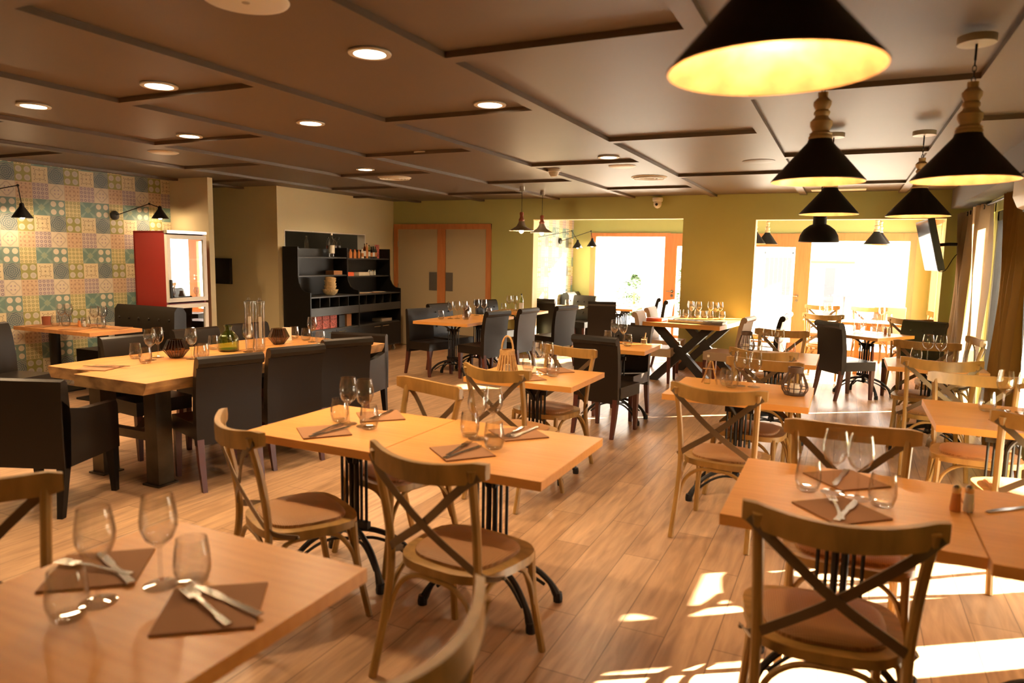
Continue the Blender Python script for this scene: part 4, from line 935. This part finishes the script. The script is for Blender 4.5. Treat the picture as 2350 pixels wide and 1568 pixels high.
for i, (r_, h, z, tl) in enumerate(((.12, .085, .986, 0), (.095, .07, 1.055, .05), (.09, .07, 1.095, -.08), (.09, .07, 1.14, .14), (.085, .065, 1.18, -.22))):
    b = BM(); lathe(b, [(0, 0), (r_*.55, 0), (r_*.85, h*.4), (r_, h), (r_-.008, h), (r_*.8, h*.45), (r_*.5, .01), (0, .01)], 20); o = tag(obj('bread_basket', b, 'straw'), ('widest straw bread basket at the bottom', 'second straw basket', 'third straw basket', 'fourth straw basket', 'tilted topmost straw basket')[i]+' of the stack on the black station', 'basket', 'straw bread baskets'); o.location = (-7.05, 8.45, z); o.rotation_euler = (tl, tl*.4, 0)
for i in range(3): crate('red_packet', ('left', 'middle', 'right')[i]+' red and white packet in the open compartment of the station', 'packet', FX-.14, 8.02+i*.17, .501, .16, .15, .19, 'redpack', 'red packets')
crate('dark_book', 'dark brown thick book right of the red packets', 'book', FX-.14, 8.53, .501, .2, .14, .18, 'black')
crate('wine_box', 'brown striped box at the right of the open compartment', 'box', FX-.14, 8.70, .501, .2, .11, .19, 'napkin')
crate('grey_tray', 'grey tray in the lower right compartment of the station', 'tray', FX-.16, 9.72, .501, .2, .28, .05, 'grey_metal')
for i in range(4):
    o = crate('magazine', ('first', 'second', 'third', 'fourth')[i]+' flat menu from the left lying on the right worktop of the station', 'menu', FX-.14-.03*(i % 2), 9.05+i*.2, .986+.004*(i % 2), .2, .17, .004, ('napkin', 'paper', 'napkin', 'paper')[i], 'menus on the station'); o.rotation_euler = (0, 0, i*.3)
tv = thing('small_screen', 'dark panel on the recess wall beside the fridge partition', 'screen', (-8.5, 7.72, 1.32)); b = BM(); bx(b, -.22, .22, -.05, -.001, -.19, .19); obj('screen_housing', b, 'screen', tv, bevel=.005, smooth=False)
# ------------------------------------------------------------------ right side: television, curtains, air conditioner
tv = thing('wall_television', 'tilted television on a swing arm near the right opening', 'television', (.87, 9.95, 1.83))
b = BM(); bx(b, -.48, .48, -.02, .05, -.31, .31); h = obj('screen_housing', b, 'blackmetal', tv, bevel=.008, smooth=False)
b = BM(); bx(b, -.465, .465, -.024, -.0195, -.295, .295); sc_ = obj('screen_glass', b, 'screen', h, smooth=False)
Rt = Matrix.Rotation(math.radians(-87), 3, 'Z') @ Matrix.Rotation(math.radians(14), 3, 'X'); h.rotation_euler = Rt.to_euler()
b = BM(); tube(b, [(.03, .03, 0), (.22, .15, .02)], .02, 8); tube(b, [(.22, .15, .02), (.50, .12, .02)], .02, 8); bx(b, .46, .505, .02, .22, -.12, .14); obj('swing_arm', b, 'blackmetal', tv)
b = BM(); tube(b, smooth_path([(.05, .03, -.1), (.1, .0, -.28), (.2, .03, -.3), (.3, .1, -.12), (.42, .1, -.02)], 4), .005, 6); obj('cable', b, 'blackmetal', tv)
def curtain(lab, y0_, y1_, x, m, amp, folds, flare=0, grommet=True):
    t = thing('curtain', lab, 'curtain', (x, 0, 0)); b = BM(); n, k = folds*10, 10; g = []
    for j in range(k+1):
        z = .02+2.20*j/k; f = 1+flare*(1-j/k); row = []
        for i in range(n+1):
            u = i/n; yy = y1_+(y0_-y1_)*u*(1.0+flare*(1-j/k)**1.4); row.append(b.verts.new((-amp*(1+.35*math.sin(j*.7+i*.11))*math.sin(2*PI*folds*u+.25*math.sin(j*.5)), yy, z)))
        g.append(row)
    for j in range(k):
        for i in range(n): b.faces.new((g[j][i], g[j][i+1], g[j+1][i+1], g[j+1][i]))
    bmesh.ops.solidify(b, geom=list(b.faces), thickness=.006)
    obj('curtain_cloth', b, m, t)
    if grommet:
        for i in range(folds):
            b = BM(); yy = y1_+(y0_-y1_)*(i+.5)/folds; tube(b, [(-.03, yy+.022*math.cos(a), 2.19+.022*math.sin(a)) for a in [2*PI*q/14 for q in range(14)]], .005, 6, closed=True); obj('grommet', b, 'blackmetal', t)
    return t
curtain('beige grommet curtain drawn beside the dark window frames', 8.46, 9.04, RX-.14, 'curtain_beige', .055, 3, 0)
curtain('farther beige grommet curtain panel, next to the right opening', 9.34, 10.22, RX-.14, 'curtain_beige', .055, 4, 0)
curtain('ochre brown curtain at the right frame edge', 6.78, 7.42, RX-.13, 'curtain_ochre', .055, 6, 0)
b = BM(); tube(b, [(RX-.14, 6.74, 2.21), (RX-.14, 10.3, 2.21)], .012, 10); tag(obj('curtain_rod', b, 'blackmetal'), 'dark rod carrying the beige and ochre curtains', 'rod')
ac = thing('air_conditioner', 'white wall air conditioner cut by the right frame edge', 'air conditioner', (1.15, 6.28, 2.01))
b = BM(); prism(b, [(0, .29), (-.20, .29), (-.225, .24), (-.225, .12), (-.19, .04), (-.10, 0), (0, 0)], 'y', -.42, .42); bmesh.ops.translate(b, vec=(.2, 0, 0), verts=b.verts); h = obj('casing', b, 'white', ac, bevel=.008)
b = BM(); bx(b, .04, .10, -.36, .36, .006, .02); obj('louvre_slot', b, 'iron', h, smooth=False)
# ------------------------------------------------------------------ lanterns, bottles, candle bowls
def lantern(lab, x, y, m, r1, r2, h, ribs, handle, hoop=False):
    t = thing('lantern', lab, 'lantern', (x, y, T_))
    b = BM(); lathe(b, [(0, 0), (r1, 0), (r1+.004, .008), (r1, .016), (0, .016)], 20); obj('lantern_base', b, m, t)
    b = BM()
    for i in range(ribs):
        a = 2*PI*i/ribs; P = [(r1*math.cos(a), r1*math.sin(a), .01), (r1*1.28*math.cos(a), r1*1.28*math.sin(a), h*.35), (r2*1.05*math.cos(a), r2*1.05*math.sin(a), h)] if hoop else [(r1*math.cos(a), r1*math.sin(a), .01), (r2*math.cos(a), r2*math.sin(a), h)]
        tube(b, smooth_path(P, 4) if hoop else P, .0035 if hoop else .0065, 5)
    if hoop: tube(b, [(r1*1.26*math.cos(a), r1*1.26*math.sin(a), h*.33) for a in [2*PI*i/20 for i in range(20)]], .003, 5, closed=True)
    obj('cage_rib', b, m, t)
    b = BM(); lathe(b, [(r2-.006, h-.005), (r2+.006, h-.005), (r2+.006, h+.03), (r2-.006, h+.03)], 20, closed=True); obj('lantern_rim', b, m, t)
    if handle:
        b = BM(); tube(b, [(.045*math.cos(a), .0, h+.03+.10*math.sin(a)) for a in [PI*i/12 for i in range(13)]], .007, 6); obj('handle', b, m, t)
    b = BM(); lathe(b, [(0, .016), (.028, .016), (.028, .07), (0, .07)], 14); obj('candle', b, 'candle', t)
    return t
lantern('bamboo wicker lantern with an arched handle', -2.20, 4.58, 'wicker', .078, .05, .15, 18, True)
lantern('dark cage lantern on the table before the middle aisle', -.255, 4.82, 'darkwicker', .062, .042, .15, 12, False, True)
lantern('dark cage lantern behind the curved chair rail in the middle aisle', -.82, 6.95, 'darkwicker', .06, .045, .16, 12, False, True)
t = bottle('oil_bottle', 'white-topped bottle on the cage lantern table', -.83, 4.95, T_, .20, .022, 'glass', cap='paper')
b = BM()
for s in (-1, 1): tube(b, [(-.76-s*.0, 4.93, T_), (-.80, 4.94, T_+.16)], .006, 5) if s > 0 else tube(b, [(-.87, 4.97, T_+.002), (-.81, 4.94, T_+.16)], .006, 5)
tube(b, [(-.86, 4.94, T_+.105), (-.77, 4.94, T_+.105)], .005, 5)
tag(obj('wooden_easel', b, 'wicker'), 'little wooden stick stand beside the white-topped bottle', 'stand')
def candle_bowl(lab, x, y):
    t = thing('candle_bowl', lab, 'candle holder', (x, y, .7705)); t.scale = (.82, .82, .95); b = BM(); n = 8
    lathe(b, [(0, .002), (.055, .002), (.058, .006), (.118, .075), (.075, .155), (.072, .155), (.113, .075), (.055, .009), (0, .009)], 8); obj('bowl', b, 'smokeglass', t, smooth=False)
    b = BM()
    for i in range(24):
        a = 2*PI*i/24; tube(b, [(.055*math.cos(a), .055*math.sin(a), .004), (.119*math.cos(a), .119*math.sin(a), .075), (.074*math.cos(a), .074*math.sin(a), .157)], .0016, 4)
    obj('wire_cage', b, 'iron', t)
    b = BM(); lathe(b, [(0, .01), (.034, .01), (.036, .10), (.033, .10), (.031, .014), (0, .014)], 16); c = obj('tealight_glass', b, 'glass', t)
    b = BM(); lathe(b, [(0, .015), (.028, .015), (.028, .035), (0, .035)], 14); obj('candle', b, 'candle', c)
candle_bowl('smoked wire candle bowl nearer the slab end', -4.70, 3.80); candle_bowl('smoked wire candle bowl beyond the tall bottles', -4.66, 4.86)
sz = .7705
t = thing('demijohn', 'green glass demijohn in the middle of the slab table', 'bottle', (-4.68, 4.30, sz)); b = BM()
lathe(b, [(0, .003), (.075, .002), (.083, .012), (.084, .10), (.078, .125), (.05, .158), (.03, .178), (.029, .205), (.035, .209), (.035, .219), (.026, .219), (.025, .178), (.047, .154), (.075, .122), (.080, .10), (.079, .016), (0, .012)], 28); obj('bottle_body', b, 'greenglass', t)
b = BM(); lathe(b, [(0, .012), (.077, .015), (.078, .022), (0, .024)], 24); obj('dried_moss', b, 'leaf', t)
for i, (x, y) in enumerate(((-4.56, 4.42), (-4.47, 4.45))):
    t = thing('tall_glass_bottle', ('left', 'right')[i]+' of the two tall glass cylinders on the slab table', 'bottle', (x, y, sz)); b = BM()
    lathe(b, [(0, .003), (.036, .002), (.038, .01), (.038, .345), (.041, .35), (.041, .365), (.035, .365), (.035, .345), (.034, .014), (0, .012)], 22); obj('bottle_body', b, 'glass', t); t.scale = (1, 1, 1.12)
    b = BM(); lathe(b, [(0, .362), (.042, .362), (.042, .378), (.010, .385), (.012, .40), (0, .405)], 18); obj('stopper', b, 'glass', t)
    b = BM(); bx(b, -.016, .016, .0, .002, .10, .26); obj('paper_slip', b, 'paper', t, smooth=False)
for p, x, y, lab in ((TU, -4.93, 3.62, 'tumbler nearest the slab end'), (WG, -4.76, 3.62, 'front wine glass near the slab end'), (WG, -4.83, 3.74, 'rear wine glass near the slab end'), (TU, -4.66, 3.50, 'tumbler at the foot of the front wine glass, slab end'), (WG, -4.555, 3.82, 'wine glass right of the nearer candle bowl'),
    (TU, -4.50, 3.88, 'left tumbler right of the nearer candle bowl'), (TU, -4.44, 3.80, 'right tumbler beside the nearer candle bowl'), (TU, -4.86, 4.30, 'tumbler left of the green demijohn'), (WG, -4.50, 4.34, 'wine glass before the tall glass cylinders'), (TU, -4.40, 4.36, 'tumbler before the tall glass cylinders'),
    (WG, -4.52, 5.15, 'wine glass at the far end of the slab table'), (TU, -4.66, 5.22, 'left tumbler at the far end of the slab table'), (TU, -4.38, 5.10, 'right tumbler at the far end of the slab table'), (TU, -4.86, 5.28, 'dark-topped tumbler behind the pale card, slab table')):
    put(p, x, y, 0, lab, z=sz)
put(NA, -4.72, 3.19, 20, 'napkin at the near end of the slab table', z=sz); put(KN, -4.74, 3.20, -75, 'bright knife at the near end of the slab table', z=sz+.0065); put(FO, -4.66, 3.24, -60, 'fork at the near end of the slab table', z=sz+.0065)
b = BM(); bx(b, -.045, .045, -.002, .002, 0, .125); bx(b, -.045, .045, -.03, .03, 0, .003); o = tag(obj('table_card', b, 'paper', smooth=False), 'pale pink card standing at the far part of the slab table', 'card'); o.location = (-4.82, 5.14, sz); o.rotation_euler = (0, 0, .3)
# wall table
t = thing('tealight_cup', 'dark red candle cup at the left of the wall table', 'candle holder', (-8.08, 4.86, T_)); b = BM(); lathe(b, [(0, 0), (.042, 0), (.045, .10), (.041, .10), (.038, .006), (0, .006)], 18); obj('cup', b, 'copper', t)
b = BM(); lathe(b, [(0, .006), (.03, .006), (.03, .03), (0, .03)], 12); obj('candle', b, 'candle', t)
for i, (x, y, p) in enumerate(((-7.95, 4.95, WG), (-7.87, 4.98, WG), (-7.80, 4.90, TU), (-7.45, 5.0, WG), (-7.37, 5.04, WG), (-7.30, 4.97, TU), (-7.50, 4.93, TU), (-7.92, 4.86, TU))):
    put(p, x, y, 0, ('left wine glass of the left pair', 'right wine glass of the left pair', 'tumbler right of the left pair', 'left wine glass of the right pair', 'right wine glass of the right pair', 'tumbler right of the right pair', 'tumbler left of the right pair', 'tumbler left of the left pair')[i]+', wall table')
shaker('spice', 'pepper_shaker', 'pepper shaker in the middle of the wall table', -7.66, 4.96); shaker('label_white', 'salt_shaker', 'salt shaker in the middle of the wall table', -7.62, 4.99)
for i, (x, y) in enumerate(((-8.0, 4.76), (-7.45, 4.78), (-7.2, 5.08), (-7.75, 5.09))): put(NA, x, y, 20, 'napkin at the '+('left near', 'right near', 'right far', 'left far')[i]+' place of the wall table')
# middle table holder with straw, menu boxes
t = thing('condiment_jar', 'short jar with a wooden stick on the table between dark leather chairs', 'jar', (-1.80, 6.92, T_)); b = BM(); lathe(b, [(0, .002), (.034, .002), (.034, .075), (.031, .075), (.031, .01), (0, .01)], 14); obj('jar_body', b, 'glass', t)
b = BM(); tube(b, [(0, 0, .012), (.015, .0, .12)], .005, 6); lathe(b, [(0, .01), (.029, .01), (.029, .05), (0, .05)], 12); obj('stick', b, 'wicker', t)
b = BM(); lathe(b, [(0, 0), (.04, 0), (.05, .12), (.03, .15), (.028, .185), (.034, .195), (.03, .195), (.024, .18), (.045, .12), (.035, .006), (0, .006)], 18); tag(obj('water_jug', b, 'smokeglass'), 'smoked glass carafe on the far left table row', 'carafe').location = (-4.78, 8.62, T_)
bottle('wine_bottle', 'dark bottle with a pale label on the table by the left jamb', -4.62, 10.1, T_, .28, .035, 'greenglass', label='label_white')
t = thing('tealight_cup', 'copper candle cup on the veranda table before the window', 'candle holder', (-3.80, 12.2, T_)); b = BM(); lathe(b, [(0, 0), (.04, 0), (.045, .08), (.041, .08), (.037, .006), (0, .006)], 16); obj('cup', b, 'copper', t)
# ------------------------------------------------------------------ outside, seen through the glass
def bush(lab, x, y, r, h, n):
    t = thing('garden_bush', lab, 'bush', (x, y, -.03)); b = BM()
    for i in range(n):
        a, q, z = rnd.uniform(0, 2*PI), r*math.sqrt(rnd.random()), h*rnd.random(); q *= math.sin(PI*min(.95, max(.15, z/h))); p = Vector((q*math.cos(a), q*math.sin(a), z)); s = .05
        R_ = Matrix.Rotation(rnd.uniform(0, 6), 3, 'Z') @ Matrix.Rotation(rnd.uniform(-1, 1), 3, 'X'); b.faces.new([b.verts.new(p + R_ @ Vector(v)) for v in ((-s, 0, 0), (0, -s*.5, 0), (s, 0, 0), (0, s*.5, 0))])
    o = obj('foliage', b, 'leaf', t, smooth=False)
    b = BM(); tube(b, [(0, 0, 0), (0, 0, h*.6)], .04, 6); obj('trunk', b, 'chairwood', t)
bush('loose green bush outside the left veranda window', -5.55, 20, .55, 1.2, 1500); bush('small green bush outside behind the glass door', -4.35, 21, .4, 1.5, 800)
b = BM(); bx(b, -5.2, -4.55, 19.4, 19.45, -.03, 1.0); tag(obj('white_board', b, 'render_wall', smooth=False), 'white board standing outside the left veranda window', 'board')
b = BM(); tube(b, [(-5.75, 19.2, .95), (-5.1, 19.2, .62)], .03, 8); tube(b, [(-5.7, 19.2, -.03), (-5.7, 19.2, .93)], .03, 8); tube(b, [(-5.1, 19.2, -.03), (-5.1, 19.2, .62)], .03, 8); tag(obj('handrail', b, 'white'), 'pale sloping handrail outside before the bush', 'handrail')
b = BM(); bx(b, -16, 10, 30, 30.3, -.03, 6); struct('wall_outside', b, 'render_wall', smooth=False)
g = thing('grey_gate', 'grey boarded panel outside behind the veranda glass door', 'gate', (-1.66, 20, -.03)); b = BM()
for k in range(6): bx(b, -.33+k*.11, -.33+k*.11+.10, 0, .04, .75, 1.75)
obj('board_panel', b, 'outside_grey', g, smooth=False)
b = BM()
for x in (-.36, .36): bx(b, x-.03, x+.03, -.01, .05, 0, 1.9)
bx(b, -.36, .36, -.01, .05, 1.84, 1.9); obj('gate_frame', b, 'render_wall', g, smooth=False)
b = BM(); bx(b, -.62, .62, 0, .08, 0, .07); o = tag(obj('terrace_beam', b, 'terrace_wood', smooth=False), 'level orange beam outside across the large veranda window', 'beam'); o.location = (-.45, 20, 1.58)
b = BM(); bx(b, 0, .06, 0, .06, -.03, 1.6); o = tag(obj('terrace_post', b, 'terrace_wood', smooth=False), 'slim post outside carrying the orange beam', 'post'); o.location = (-1.05, 20, 0)
b = BM(); bx(b, 0, .30, 0, .3, -.03, 1.45); o = tag(obj('grey_pillar', b, 'outside_grey', smooth=False), 'grey pillar outside, left in the large veranda window', 'pillar'); o.location = (-.62, 24, 0)
t = thing('terrace_table', 'round dark table on the terrace outside the large window', 'table', (-.02, 20, -.03)); b = BM(); lathe(b, [(0, .78), (.3, .78), (.3, .81), (0, .81)], 20); obj('tabletop', b, 'outside_grey', t); b = BM(); tube(b, [(0, 0, 0), (0, 0, .78)], .03, 8); obj('pedestal', b, 'outside_grey', t)
